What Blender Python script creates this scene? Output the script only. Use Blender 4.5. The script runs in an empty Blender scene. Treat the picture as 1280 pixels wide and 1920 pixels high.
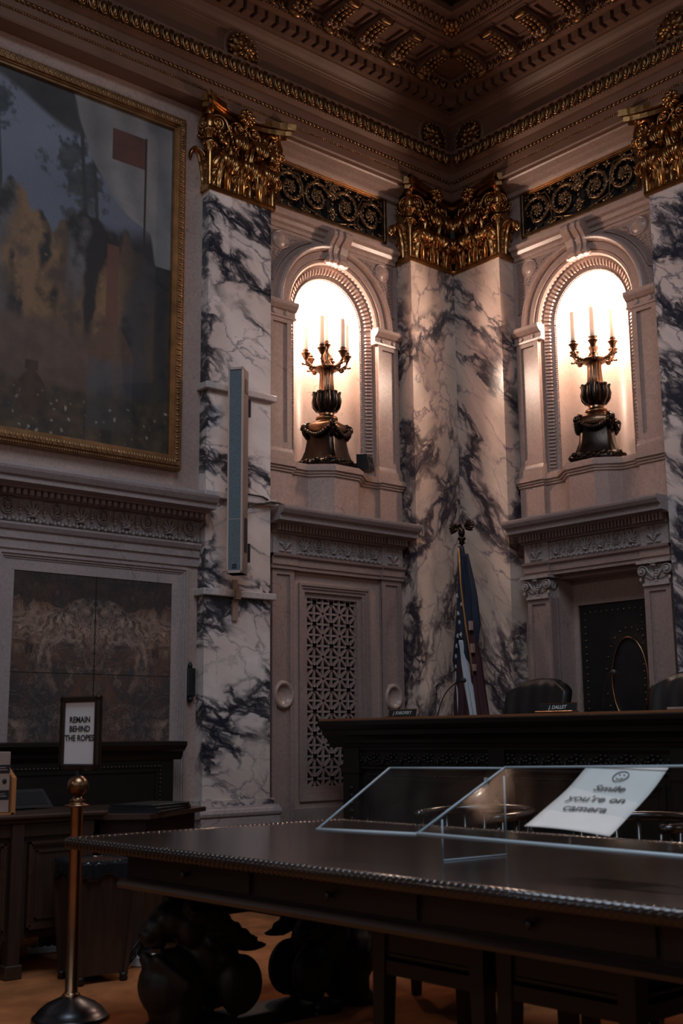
import bpy, bmesh, math, random
from mathutils import Vector, Matrix, noise
PI = math.pi
sin, cos = math.sin, math.cos
random.seed(7)
C = bpy.context.scene.collection
scene = bpy.context.scene

# ------------------------------------------------------------------ camera
def mat3(cx, cy, cz, loc=(0, 0, 0)):
    m = Matrix((cx, cy, cz)).transposed().to_4x4()
    m.translation = Vector(loc)
    return m
CAM = Vector((-8.393, -7.8618, 1.28))
hd, pt, rl = math.radians(48.941), math.radians(10.825), math.radians(-0.529)
Fv = Vector((cos(hd) * cos(pt), sin(hd) * cos(pt), sin(pt)))
R0 = Vector((sin(hd), -cos(hd), 0))
U0 = R0.cross(Fv)
Rv = cos(rl) * R0 + sin(rl) * U0
Uv = -sin(rl) * R0 + cos(rl) * U0
cd = bpy.data.cameras.new('camera')
cam = bpy.data.objects.new('camera', cd)
C.objects.link(cam)
cd.sensor_fit = 'HORIZONTAL'
cd.sensor_width = 24.0
cd.lens = 2209.4 / 1280 * 24.0
cd.clip_start = 0.05
cd.clip_end = 100
cam.matrix_world = mat3(Rv, Uv, -Fv, CAM)
cd.dof.use_dof = True
cd.dof.focus_distance = 11.2
cd.dof.aperture_fstop = 4.0
scene.camera = cam

# ------------------------------------------------------------------ light
NICHE_W, SKY_W, WIN_W, FAR_W = 80.0, 310.0, 24.0, 70.0
WARM = (1.0, 0.75, 0.60)
scene.view_settings.view_transform = 'Standard'
scene.view_settings.look = 'None'
scene.view_settings.gamma = 1.0
scene.view_settings.exposure = 0.14
scene.view_settings.use_curve_mapping = False
w = bpy.data.worlds.new('world')
scene.world = w
w.use_nodes = True
w.node_tree.nodes['Background'].inputs[0].default_value = (0.35, 0.62, 0.72, 1)
w.node_tree.nodes['Background'].inputs[1].default_value = 0.016

def lamp(name, typ, loc, energy, color, size=0.1, target=None, spread=None):
    l = bpy.data.lights.new(name, typ)
    l.energy = energy
    l.color = color
    if typ == 'AREA':
        l.shape = 'RECTANGLE'
        l.size, l.size_y = size if isinstance(size, tuple) else (size, size)
        if spread: l.spread = spread
    else:
        l.shadow_soft_size = size
    o = bpy.data.objects.new(name, l)
    o.location = loc
    if target is not None:
        o.rotation_euler = (Vector(target) - Vector(loc)).to_track_quat('-Z', 'Y').to_euler()
    C.objects.link(o)
    return o
BU = 1.635                     # centre of a niche bay, metres from the room corner
lamp('niche_lamp', 'POINT', (-BU, 0.27, 5.14), NICHE_W, WARM, 0.06)
lamp('niche_lamp', 'POINT', (0.27, -BU, 5.14), NICHE_W, WARM, 0.06)
for p in ((-12.6, -1.8, 5.0), (-12.6, -11.0, 5.0), (-1.8, -12.6, 5.0), (-11.0, -12.6, 5.0)):
    lamp('far_niche_lamp', 'POINT', p, FAR_W, WARM, 0.25)
lamp('skylight', 'AREA', (-6.4, -6.4, 8.5), SKY_W, (0.72, 0.84, 1.0), (4.6, 4.6), (-6.4, -6.4, 0))
lamp('window_daylight', 'AREA', (-12.5, -6.0, 4.2), WIN_W, (0.62, 0.80, 1.0), (3.0, 3.6), (-3.0, -3.0, 1.0))

# ------------------------------------------------------------------ materials
def new_mat(name):
    m = bpy.data.materials.new(name)
    m.use_nodes = True
    nt = m.node_tree
    return m, nt, nt.nodes['Principled BSDF']
def nd(nt, typ, **kw):
    n = nt.nodes.new(typ)
    for k, v in kw.items():
        setattr(n, k, v)
    return n
def ramp(nt, fac, stops, interp='LINEAR'):
    r = nd(nt, 'ShaderNodeValToRGB')
    r.color_ramp.interpolation = interp
    e = r.color_ramp.elements
    while len(e) < len(stops): e.new(0.5)
    for el, (p, c) in zip(e, stops):
        el.position = p
        el.color = (c[0], c[1], c[2], 1) if isinstance(c, (tuple, list)) else (c, c, c, 1)
    nt.links.new(fac, r.inputs[0])
    return r.outputs[0]
def mixc(nt, fac, a, b, mode='MIX'):
    m = nd(nt, 'ShaderNodeMix', data_type='RGBA', blend_type=mode)
    for sock, val in ((m.inputs[0], fac), (m.inputs[6], a), (m.inputs[7], b)):
        if hasattr(val, 'links'): nt.links.new(val, sock)
        elif isinstance(val, (int, float)): sock.default_value = val
        else: sock.default_value = (*val, 1)
    return m.outputs[2]
def math_(nt, op, a, b=None):
    m = nd(nt, 'ShaderNodeMath', operation=op)
    for i, v in enumerate((a, b)):
        if v is None: continue
        if hasattr(v, 'links'): nt.links.new(v, m.inputs[i])
        else: m.inputs[i].default_value = v
    return m.outputs[0]
def pos(nt, rot=(0, 0, 0), scale=(1, 1, 1), loc=(0, 0, 0)):
    g = nd(nt, 'ShaderNodeNewGeometry')
    mp = nd(nt, 'ShaderNodeMapping')
    mp.inputs['Rotation'].default_value = rot
    mp.inputs['Scale'].default_value = scale
    mp.inputs['Location'].default_value = loc
    nt.links.new(g.outputs['Position'], mp.inputs[0])
    return mp.outputs[0]
def noise_(nt, vec, scale, detail=4, rough=0.55, out='Fac', dist=0.0):
    n = nd(nt, 'ShaderNodeTexNoise')
    n.inputs['Scale'].default_value = scale
    n.inputs['Detail'].default_value = detail
    n.inputs['Roughness'].default_value = rough
    n.inputs['Distortion'].default_value = dist
    nt.links.new(vec, n.inputs['Vector'])
    return n.outputs[out]
def voro(nt, vec, scale, feature='DISTANCE_TO_EDGE'):
    n = nd(nt, 'ShaderNodeTexVoronoi', feature=feature)
    n.inputs['Scale'].default_value = scale
    nt.links.new(vec, n.inputs['Vector'])
    return n.outputs['Distance']
def warp(nt, vec, scale, amt, detail=3):
    c = noise_(nt, vec, scale, detail, 0.55, 'Color')
    s = nd(nt, 'ShaderNodeVectorMath', operation='SUBTRACT')
    nt.links.new(c, s.inputs[0]); s.inputs[1].default_value = (.5, .5, .5)
    k = nd(nt, 'ShaderNodeVectorMath', operation='SCALE')
    nt.links.new(s.outputs[0], k.inputs[0]); k.inputs['Scale'].default_value = amt
    a = nd(nt, 'ShaderNodeVectorMath', operation='ADD')
    nt.links.new(vec, a.inputs[0]); nt.links.new(k.outputs[0], a.inputs[1])
    return a.outputs[0]
def bump(nt, bs, h, strength=0.3, dist=0.01):
    b = nd(nt, 'ShaderNodeBump')
    b.inputs['Strength'].default_value = strength
    b.inputs['Distance'].default_value = dist
    nt.links.new(h, b.inputs['Height'])
    nt.links.new(b.outputs[0], bs.inputs['Normal'])

def stone(name, c1, c2, rough=0.31, crack=(0.16, 0.12, 0.11), grain=0.25):
    m, nt, bs = new_mat(name)
    p = pos(nt)
    col = mixc(nt, ramp(nt, noise_(nt, p, 1.3, 5), ((.35, 0), (.68, 1))), c1, c2)
    sp = ramp(nt, noise_(nt, p, 42, 5, .7), ((.32, 1 - grain), (.62, 1.0)))
    col = mixc(nt, 1.0, col, sp, 'MULTIPLY')
    v = voro(nt, warp(nt, p, 2.2, .55, 4), 1.7)
    line = ramp(nt, v, ((0.0, 1), (.009, 0)))
    mask = ramp(nt, noise_(nt, p, 1.9, 2), ((.50, 0), (.62, .75)))
    col = mixc(nt, math_(nt, 'MULTIPLY', line, mask), col, crack)
    spot = ramp(nt, noise_(nt, p, 16, 3), ((.68, 0), (.74, .5)))
    col = mixc(nt, spot, col, crack)
    nt.links.new(col, bs.inputs['Base Color'])
    bs.inputs['Roughness'].default_value = rough
    return m

def veined(name, base, tan, dark, rot, loc, heavy=0.5, scl=1.0, net=0.55, rough=0.22, stretch=.5, fine=.6):
    m, nt, bs = new_mat(name)
    p0 = pos(nt, rot, (1, 1, 1), loc)
    mp = nd(nt, 'ShaderNodeMapping'); mp.inputs['Scale'].default_value = (scl * stretch, scl * stretch, scl)
    nt.links.new(p0, mp.inputs[0]); p = mp.outputs[0]
    wp = warp(nt, p, 1.1, .60, 7)
    wf = warp(nt, wp, 4.0, .22, 8)
    wff = warp(nt, wf, 14.0, .09, 6)
    col = mixc(nt, ramp(nt, noise_(nt, wp, .9, 4), ((.40, 0), (.64, 1))), base, tan)
    cloud = ramp(nt, noise_(nt, wff, 2.0, 7, .66), ((.45, 1.0), (.78, .52)))
    col = mixc(nt, .8, col, cloud, 'MULTIPLY')
    grey = (dark[0] * 5, dark[1] * 4.2, dark[2] * 3.8)
    n3 = noise_(nt, wf, .85, 3, .5, dist=.2)
    r3 = math_(nt, 'ABSOLUTE', math_(nt, 'SUBTRACT', n3, .5))
    zone = ramp(nt, r3, ((0, 1), (.03 + .05 * heavy, .55), (.09 + .07 * heavy, 0)))
    col = mixc(nt, math_(nt, 'MULTIPLY', zone, .30), col, tuple(.35 * t + .65 * g for t, g in zip(tan, grey)))
    v0 = ramp(nt, voro(nt, wff, 1.5), ((0, 1), (.010, .5), (.028, 0)))
    m0 = ramp(nt, noise_(nt, p, 1.7, 2), ((.44, 0), (.54, .9)))
    col = mixc(nt, math_(nt, 'MULTIPLY', v0, m0), col, grey)
    v1 = ramp(nt, voro(nt, wff, 3.6), ((0, 1), (.016, .55), (.045, 0)))
    m1 = ramp(nt, noise_(nt, wp, 1.4, 3), ((.42, 0), (.58, net)))
    col = mixc(nt, math_(nt, 'MULTIPLY', v1, m1), col, grey)
    v2 = ramp(nt, voro(nt, wff, 5.0), ((0, 1), (.06, .85), (.15, 0)))
    z2 = ramp(nt, r3, ((0, 1), (.025 + .05 * heavy, .95), (.05 + .07 * heavy, 0)))
    col = mixc(nt, math_(nt, 'MULTIPLY', math_(nt, 'MULTIPLY', v2, z2), fine + .35), col, dark)
    v3 = ramp(nt, voro(nt, wff, 11.0), ((0, 1), (.10, .6), (.22, 0)))
    z3 = ramp(nt, r3, ((0, 1), (.012 + .03 * heavy, .9), (.03 + .04 * heavy, 0)))
    col = mixc(nt, math_(nt, 'MULTIPLY', v3, z3), col, dark)
    core = ramp(nt, r3, ((0, 1), (.005 + .008 * heavy, .9), (.012 + .012 * heavy, 0)))
    brk = ramp(nt, noise_(nt, wf, 2.6, 4), ((.44, 0), (.56, 1)))
    col = mixc(nt, math_(nt, 'MULTIPLY', core, brk), col, dark)
    nt.links.new(col, bs.inputs['Base Color'])
    bs.inputs['Roughness'].default_value = rough
    return m

def plain(name, col, rough=0.5, metal=0.0, var=0.25, nscale=9.0, bmp=0.0, bscale=60, coat=0.0, spec=None):
    m, nt, bs = new_mat(name)
    p = pos(nt)
    n = noise_(nt, p, nscale, 4)
    c = mixc(nt, ramp(nt, n, ((.3, 0), (.7, 1))), tuple(x * (1 - var) for x in col), tuple(min(1, x * (1 + var)) for x in col))
    nt.links.new(c, bs.inputs['Base Color'])
    bs.inputs['Roughness'].default_value = rough
    bs.inputs['Metallic'].default_value = metal
    if coat:
        bs.inputs['Coat Weight'].default_value = coat
        bs.inputs['Coat Roughness'].default_value = 0.12
    if spec is not None: bs.inputs['Specular IOR Level'].default_value = spec
    if bmp: bump(nt, bs, noise_(nt, p, bscale, 3), bmp, .004)
    return m
def wood(name, c1, c2, rough=0.35, axis=0, scale=1.0, coat=0.3):
    m, nt, bs = new_mat(name)
    s = [14, 14, 14]; s[axis] = 1.2
    p = pos(nt, scale=tuple(x * scale for x in s))
    n = noise_(nt, p, 2.0, 6, .6, dist=.6)
    c = mixc(nt, ramp(nt, n, ((.3, 0), (.7, 1))), c1, c2)
    nt.links.new(c, bs.inputs['Base Color'])
    bs.inputs['Roughness'].default_value = rough
    bs.inputs['Coat Weight'].default_value = coat
    bs.inputs['Coat Roughness'].default_value = 0.2
    return m

M = {}
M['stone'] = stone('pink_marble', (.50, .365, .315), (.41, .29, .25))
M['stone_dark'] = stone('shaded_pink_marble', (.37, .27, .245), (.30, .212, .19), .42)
M['carved'] = stone('carved_limestone', (.47, .40, .38), (.39, .33, .315), .6, grain=.35)
M['pale'] = stone('pale_marble', (.62, .55, .53), (.52, .45, .43), .35)
M['stone_grey'] = stone('grey_marble', (.40, .33, .32), (.33, .265, .26), .4)
M['niche'] = stone('niche_marble', (.58, .47, .41), (.48, .37, .31), .25, crack=(.32, .2, .14), grain=.12)
M['vein_left'] = veined('white_veined_marble', (.82, .75, .73), (.66, .55, .50), (.018, .021, .034), (0, -.40, 0), (1.3, 4.1, .7), .55, 1.15, .75, stretch=.60, fine=.65)
M['vein_corner'] = veined('cream_veined_marble', (.82, .65, .53), (.70, .52, .42), (.045, .034, .045), (0, 1.35, 0), (7.7, 2.9, 5.6), .27, 1.15, .7, stretch=.70, fine=.5)
M['vein_corner_b'] = veined('cream_veined_marble', (.83, .67, .56), (.71, .54, .45), (.045, .036, .05), (-.95, 0, 0), (3.1, 9.3, 2.2), .29, 1.7, .85, stretch=.36, fine=.5)
M['vein_right'] = veined('white_veined_marble', (.80, .74, .72), (.64, .55, .51), (.020, .024, .040), (-.75, 0, 0), (11.9, 6.4, 8.2), .60, 1.5, .85, stretch=.40)
M['gold'] = plain('gilding', (.44, .225, .085), .28, 1.0, .35, 14, .25, 40)
M['gold_dim'] = plain('dim_gilding', (.31, .17, .075), .38, 1.0, .35, 14, .3, 40)  # dimmer copy of the gilding; puts deep shade into the capital bells
M['gold_frame'] = plain('frame_gilding', (.34, .195, .095), .45, .85, .25, 10, .25, 60)
M['bronze'] = plain('dark_bronze', (.040, .028, .022), .30, .9, .5, 10, .2, 40)
M['bronze_gold'] = plain('rubbed_bronze', (.22, .125, .075), .30, 1.0, .4, 12, .15, 40)
M['scroll_bronze'] = plain('painted_bronze', (.20, .125, .07), .36, .9, .4, 12, .2, 40)
M['plaster'] = plain('brown_plaster', (.185, .098, .066), .46, 0, .12, 3, .05, 80)
M['plaster_dk'] = plain('dark_brown_plaster', (.10, .058, .042), .6, 0, .15, 3)
M['black'] = plain('black_paint', (.012, .013, .015), .5, 0, .2)
M['void'] = plain('dark_recess', (.006, .006, .007), .9, 0, .1)
M['wood_dark'] = wood('dark_walnut', (.0040, .0030, .0026), (.0085, .0056, .0042), .48, 1, coat=.1)
M['wood_dark_x'] = wood('dark_walnut_lengthwise', (.0045, .0030, .0024), (.010, .006, .0042), .45, 0)
M['wood_desk'] = wood('brown_walnut', (.026, .013, .0085), (.050, .024, .0145), .48, 2)
M['wood_desk_x'] = wood('brown_walnut_lengthwise', (.034, .016, .010), (.062, .030, .018), .42, 0)
M['wood_highlight'] = wood('highlight_wood', (.20, .075, .03), (.30, .12, .05), .3, 1)  # lighter, redder wood that paints in the bench edge highlight
M['wood_top'] = wood('polished_table_wood', (.014, .008, .006), (.030, .017, .012), .16, 1, coat=.6)
M['carved_wood'] = wood('carved_dark_wood', (.0045, .003, .0025), (.011, .0065, .0045), .55, 2, coat=.05)
M['carpet'] = plain('rust_carpet', (.37, .135, .05), .95, 0, .30, 5, .6, 220, spec=.1)
M['leather'] = plain('black_leather', (.012, .012, .014), .38, 0, .2, 9, .25, 120)
M['leather_door'] = plain('door_leather', (.010, .009, .009), .5, 0, .2, 9, .2, 120)
M['brass'] = plain('brass', (.42, .26, .16), .30, 1.0, .15, 9)
M['brass_old'] = plain('aged_brass', (.30, .175, .10), .30, 1.0, .3, 9)
M['steel_dark'] = plain('dark_steel', (.10, .10, .11), .3, 1.0, .2, 9)
M['candle'] = plain('candle_wax', (.86, .80, .74), .45, 0, .03)
def wax():
    nt = M['candle'].node_tree
    bs = nt.nodes['Principled BSDF']; out = nt.nodes['Material Output']
    tl = nd(nt, 'ShaderNodeBsdfTranslucent'); tl.inputs[0].default_value = (.80, .68, .58, 1)
    mx = nd(nt, 'ShaderNodeMixShader'); mx.inputs[0].default_value = .26
    nt.links.new(bs.outputs[0], mx.inputs[1]); nt.links.new(tl.outputs[0], mx.inputs[2]); nt.links.new(mx.outputs[0], out.inputs[0])
wax()
M['speaker'] = plain('beige_speaker_enamel', (.50, .40, .36), .45, 0, .05)
M['mesh'] = plain('grey_speaker_grille', (.19, .24, .28), .55, .2, .06)
M['paper'] = plain('white_paper', (.72, .73, .76), .8, 0, .03)
M['paper_warm'] = plain('cream_paper', (.86, .80, .74), .8, 0, .03)
M['ink'] = plain('black_ink', (.012, .012, .013), .7, 0, .05)
M['ink_grey'] = plain('grey_ink', (.10, .10, .10), .7, 0, .05)
M['white'] = plain('white_plastic', (.62, .62, .62), .5, 0, .05)
M['bag'] = plain('black_plastic_bag', (.014, .015, .018), .13, 0, .2)
M['flag_blue'] = plain('navy_cloth', (.012, .018, .04), .8, 0, .15)
M['flag_red'] = plain('dark_red_cloth', (.055, .014, .018), .8, 0, .15)
M['flag_white'] = plain('white_cloth', (.50, .52, .56), .75, 0, .08)
M['gold_cord'] = plain('gold_fringe', (.30, .14, .04), .7, 0, .2)
M['tan'] = plain('tan_card', (.32, .22, .18), .8, 0, .1)
M['orange'] = plain('orange_board', (.42, .16, .05), .7, 0, .1)
M['cable'] = plain('black_cable', (.01, .01, .011), .45, 0, .1)
# dark book-matched marble
def bookmatch():
    m, nt, bs = new_mat('brown_bookmatched_marble')
    g = nd(nt, 'ShaderNodeNewGeometry')
    s = nd(nt, 'ShaderNodeSeparateXYZ'); nt.links.new(g.outputs['Position'], s.inputs[0])
    ax = math_(nt, 'ABSOLUTE', math_(nt, 'ADD', s.outputs[0], 4.06))
    c = nd(nt, 'ShaderNodeCombineXYZ')
    nt.links.new(ax, c.inputs[0]); nt.links.new(s.outputs[2], c.inputs[2])
    w1 = warp(nt, c.outputs[0], 2.4, .55, 6)
    n1 = noise_(nt, w1, 2.1, 9, .70, dist=1.2)
    col = ramp(nt, n1, ((.32, (.022, .022, .025)), (.43, (.06, .042, .038)), (.50, (.15, .075, .05)), (.56, (.06, .05, .05)), (.63, (.28, .17, .12)), (.72, (.44, .33, .27))))
    n2 = noise_(nt, w1, 9.0, 6, .7, dist=2.0)
    col = mixc(nt, ramp(nt, n2, ((.55, 0), (.70, .7))), col, (.30, .19, .14))
    n3 = noise_(nt, c.outputs[0], 1.6, 3)
    col = mixc(nt, ramp(nt, n3, ((.47, 0), (.62, .75))), col, (.040, .042, .048))
    f = ramp(nt, math_(nt, 'ABSOLUTE', math_(nt, 'SUBTRACT', noise_(nt, w1, 4.5, 7, .7), .5)), ((0, .6), (.012, 0)))
    col = mixc(nt, f, col, (.30, .22, .19))
    zz = math_(nt, 'ADD', s.outputs[2], math_(nt, 'MULTIPLY', n1, .5))
    bl = ramp(nt, math_(nt, 'ABSOLUTE', math_(nt, 'SUBTRACT', zz, 2.33)), ((0, 1), (.10, .6), (.20, 0)))
    sw = ramp(nt, noise_(nt, w1, 7.0, 7, .72, dist=2.5), ((.42, 0), (.60, 1)))
    col = mixc(nt, math_(nt, 'MULTIPLY', bl, sw), col, (.40, .28, .215))
    dk = ramp(nt, zz, ((.0, 0), (.5, 0), (1, 0)))
    tp = math_(nt, 'MULTIPLY', math_(nt, 'GREATER_THAN', zz, 2.50), .7)
    col = mixc(nt, tp, col, (.028, .027, .029))
    j = ramp(nt, ax, ((.003, 1), (.006, 0)))
    col = mixc(nt, j, col, (.01, .01, .01))
    nt.links.new(col, bs.inputs['Base Color'])
    bs.inputs['Roughness'].default_value = .28
    return m
M['bookmatch'] = bookmatch()
def acrylic():
    m = bpy.data.materials.new('clear_acrylic'); m.use_nodes = True
    nt = m.node_tree; nt.nodes.clear()
    tr = nd(nt, 'ShaderNodeBsdfTransparent'); tr.inputs[0].default_value = (.93, .955, .965, 1)
    gl = nd(nt, 'ShaderNodeBsdfGlossy'); gl.inputs['Roughness'].default_value = .06
    mx = nd(nt, 'ShaderNodeMixShader'); mx.inputs[0].default_value = .022
    out = nd(nt, 'ShaderNodeOutputMaterial')
    nt.links.new(tr.outputs[0], mx.inputs[1]); nt.links.new(gl.outputs[0], mx.inputs[2]); nt.links.new(mx.outputs[0], out.inputs[0])
    return m
M['acrylic'] = acrylic()
M['acrylic_edge'] = plain('frosted_acrylic_edge', (.50, .58, .64), .35, 0, .05)

# ------------------------------------------------------------------ mesh tools
class MB:
    def __init__(s):
        s.v = []; s.f = []; s.sm = []; s.T = None; s.mi = []; s.slot = 0
    def add(s, vs, fs, smooth=False, T=None):
        o = len(s.v)
        for T_ in (T, s.T):
            if T_ is not None:
                vs = [T_ @ Vector(p) for p in vs] if isinstance(T_, Matrix) else [T_(p) for p in vs]
        s.v += [tuple(p) for p in vs]
        s.f += [tuple(i + o for i in f) for f in fs]
        s.sm += [smooth] * len(fs)
        s.mi += [s.slot] * len(fs)
    def box(s, x0, x1, y0, y1, z0, z1, T=None, bev=0.0):
        if bev <= 0:
            vs = [(x, y, z) for x in (x0, x1) for y in (y0, y1) for z in (z0, z1)]
            s.add(vs, [(0, 1, 3, 2), (4, 6, 7, 5), (0, 4, 5, 1), (2, 3, 7, 6), (0, 2, 6, 4), (1, 5, 7, 3)], False, T)
            return
        b = bev; vs = []; idx = {}
        X, Y, Z = (x0, x1), (y0, y1), (z0, z1)
        for i in (0, 1):
            for j in (0, 1):
                for k in (0, 1):
                    sx, sy, sz = 1 - 2 * i, 1 - 2 * j, 1 - 2 * k
                    idx[i, j, k, 0] = len(vs); vs.append((X[i], Y[j] + sy * b, Z[k] + sz * b))
                    idx[i, j, k, 1] = len(vs); vs.append((X[i] + sx * b, Y[j], Z[k] + sz * b))
                    idx[i, j, k, 2] = len(vs); vs.append((X[i] + sx * b, Y[j] + sy * b, Z[k]))
        fs = [(idx[i, j, k, 0], idx[i, j, k, 1], idx[i, j, k, 2]) for i in (0, 1) for j in (0, 1) for k in (0, 1)]
        q = ((0, 0), (1, 0), (1, 1), (0, 1))
        for i in (0, 1):
            fs.append(tuple(idx[i, a, b_, 0] for a, b_ in q))
            fs.append(tuple(idx[a, i, b_, 1] for a, b_ in q))
            fs.append(tuple(idx[a, b_, i, 2] for a, b_ in q))
        for i in (0, 1):
            for j in (0, 1):
                fs.append((idx[i, j, 0, 0], idx[i, j, 1, 0], idx[i, j, 1, 1], idx[i, j, 0, 1]))
                fs.append((idx[i, 0, j, 0], idx[i, 1, j, 0], idx[i, 1, j, 2], idx[i, 0, j, 2]))
                fs.append((idx[0, i, j, 1], idx[1, i, j, 1], idx[1, i, j, 2], idx[0, i, j, 2]))
        s.add(vs, fs, False, T)
    def prism(s, poly, a, b, axis=2, T=None, smooth=False):
        """closed polygon (2D) swept along an axis; axis 0: poly=(y,z), 1: (x,z), 2: (x,y)"""
        def mk(p, h):
            return ((h, p[0], p[1]), (p[0], h, p[1]), (p[0], p[1], h))[axis]
        n = len(poly)
        vs = [mk(p, a) for p in poly] + [mk(p, b) for p in poly]
        s.add(vs, [tuple(range(n)), tuple(range(2 * n - 1, n - 1, -1))], False, T)
        s.add(vs, [(i, (i + 1) % n, n + (i + 1) % n, n + i) for i in range(n)], smooth, T)
    def run(s, prof, u0, u1, T=None, m0=False, m1=False):
        """moulding profile (d,z) along u; m0/m1: mitre, end at u=d"""
        n = len(prof)
        vs = [((p[0] if m0 else u0), p[0], p[1]) for p in prof] + [((p[0] if m1 else u1), p[0], p[1]) for p in prof]
        s.add(vs, [tuple(range(n)), tuple(range(2 * n - 1, n - 1, -1))] + [(i, (i + 1) % n, n + (i + 1) % n, n + i) for i in range(n)], False, T)
    def lathe(s, prof, n=24, T=None, smooth=True, c=(0, 0), flute=None):
        vs = []; k = len(prof)
        for i in range(n):
            a = 2 * PI * i / n
            for j, (r, z) in enumerate(prof):
                rr = r * (flute(a, z) if flute else 1)
                vs.append((c[0] + rr * cos(a), c[1] + rr * sin(a), z))
        fs = [(i * k + j, ((i + 1) % n) * k + j, ((i + 1) % n) * k + j + 1, i * k + j + 1) for i in range(n) for j in range(k - 1)]
        s.add(vs, fs, smooth, T)
        for j in (0, k - 1):
            if prof[j][0] > 1e-4:
                s.add([vs[i * k + j] for i in range(n)], [tuple(range(n))], False, T)
    def ball(s, c, r, n=8, m=6, T=None, smooth=True):
        rx, ry, rz = r if isinstance(r, tuple) else (r, r, r)
        vs = [(c[0], c[1], c[2] - rz)]
        for j in range(1, m):
            t = -PI / 2 + PI * j / m
            for i in range(n):
                a = 2 * PI * i / n
                vs.append((c[0] + rx * cos(t) * cos(a), c[1] + ry * cos(t) * sin(a), c[2] + rz * sin(t)))
        vs.append((c[0], c[1], c[2] + rz))
        fs = [(0, 1 + (i + 1) % n, 1 + i) for i in range(n)]
        for j in range(m - 2):
            fs += [(1 + j * n + i, 1 + j * n + (i + 1) % n, 1 + (j + 1) * n + (i + 1) % n, 1 + (j + 1) * n + i) for i in range(n)]
        L = len(vs) - 1
        fs += [(L, 1 + (m - 2) * n + i, 1 + (m - 2) * n + (i + 1) % n) for i in range(n)]
        s.add(vs, fs, smooth, T)
    def sweep(s, path, a, b=None, n=8, up=(0, 1, 0), T=None, taper=None, smooth=True, closed=False):
        b = a if b is None else b
        P = [Vector(p) for p in path]; up = Vector(up); k = len(P); vs = []
        for i, p in enumerate(P):
            if closed: t = P[(i + 1) % k] - P[i - 1]
            else: t = P[min(i + 1, k - 1)] - P[max(i - 1, 0)]
            if t.length < 1e-9: t = Vector((0, 0, 1))
            t.normalize()
            sd = t.cross(up)
            if sd.length < 1e-4: sd = t.cross(Vector((.31, .2, .93)))
            sd.normalize(); uu = sd.cross(t)
            q = taper(i / max(1, k - 1)) if taper else 1
            for j in range(n):
                an = 2 * PI * (j + .5) / n
                vs.append(p + sd * (a * q * cos(an)) + uu * (b * q * sin(an)))
        kk = k if closed else k - 1
        fs = [(i * n + j, i * n + (j + 1) % n, ((i + 1) % k) * n + (j + 1) % n, ((i + 1) % k) * n + j) for i in range(kk) for j in range(n)]
        if not closed: fs += [tuple(range(n))[::-1], tuple((k - 1) * n + j for j in range(n))]
        s.add(vs, fs, smooth, T)
    def grid(s, fn, nu, nv, thick=None, T=None, smooth=True):
        """sheet fn(i/nu, j/nv) -> point; thick: fn giving the back point"""
        vs = [fn(i / nu, j / nv) for i in range(nu + 1) for j in range(nv + 1)]
        w_ = nv + 1
        q = [(i * w_ + j, (i + 1) * w_ + j, (i + 1) * w_ + j + 1, i * w_ + j + 1) for i in range(nu) for j in range(nv)]
        if thick is None:
            s.add(vs, q, smooth, T); return
        o = len(vs)
        vs += [thick(i / nu, j / nv) for i in range(nu + 1) for j in range(nv + 1)]
        q += [tuple(o + x for x in f[::-1]) for f in q]
        rim = [i * w_ for i in range(nu + 1)] + [nu * w_ + j for j in range(1, nv + 1)] + [i * w_ + nv for i in range(nu - 1, -1, -1)] + [j for j in range(nv - 1, 0, -1)]
        q += [(rim[i], rim[(i + 1) % len(rim)], o + rim[(i + 1) % len(rim)], o + rim[i]) for i in range(len(rim))]
        s.add(vs, q, smooth, T)
    def mesh(s, name, mats, off=Vector((0, 0, 0))):
        me = bpy.data.meshes.new(name)
        me.from_pydata([tuple(Vector(p) - off) for p in s.v], [], s.f)
        me.polygons.foreach_set('use_smooth', s.sm)
        for m in (mats if isinstance(mats, (list, tuple)) else [mats]): me.materials.append(m)
        if max(s.mi, default=0): me.polygons.foreach_set('material_index', s.mi)
        bm = bmesh.new(); bm.from_mesh(me)
        bmesh.ops.recalc_face_normals(bm, faces=bm.faces)
        bm.to_mesh(me); bm.free(); me.update()
        return me
    def build(s, name, mats, parent=None):
        off = wloc(parent) if parent else Vector((0, 0, 0))
        o = bpy.data.objects.new(name, s.mesh(name, mats, off))
        C.objects.link(o)
        if parent: o.parent = parent
        return o
def wloc(o):
    return o.location.copy() if o.parent is None else wloc(o.parent) + o.location
def thing(name, label, cat, loc, group=None):
    o = bpy.data.objects.new(name, None)
    o.empty_display_size = .1
    o.location = loc; C.objects.link(o)
    o['label'] = label; o['category'] = cat
    if group: o['group'] = group
    return o
def tag(o, label, cat, group=None):
    o['label'] = label; o['category'] = cat
    if group: o['group'] = group
    return o
def struct(o):
    o['kind'] = 'structure'
    return o
def instance(name, mesh, parent, T):
    o = bpy.data.objects.new(name, mesh)
    C.objects.link(o); o.parent = parent
    o.matrix_basis = Matrix.Translation(-wloc(parent)) @ T
    return o
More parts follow.
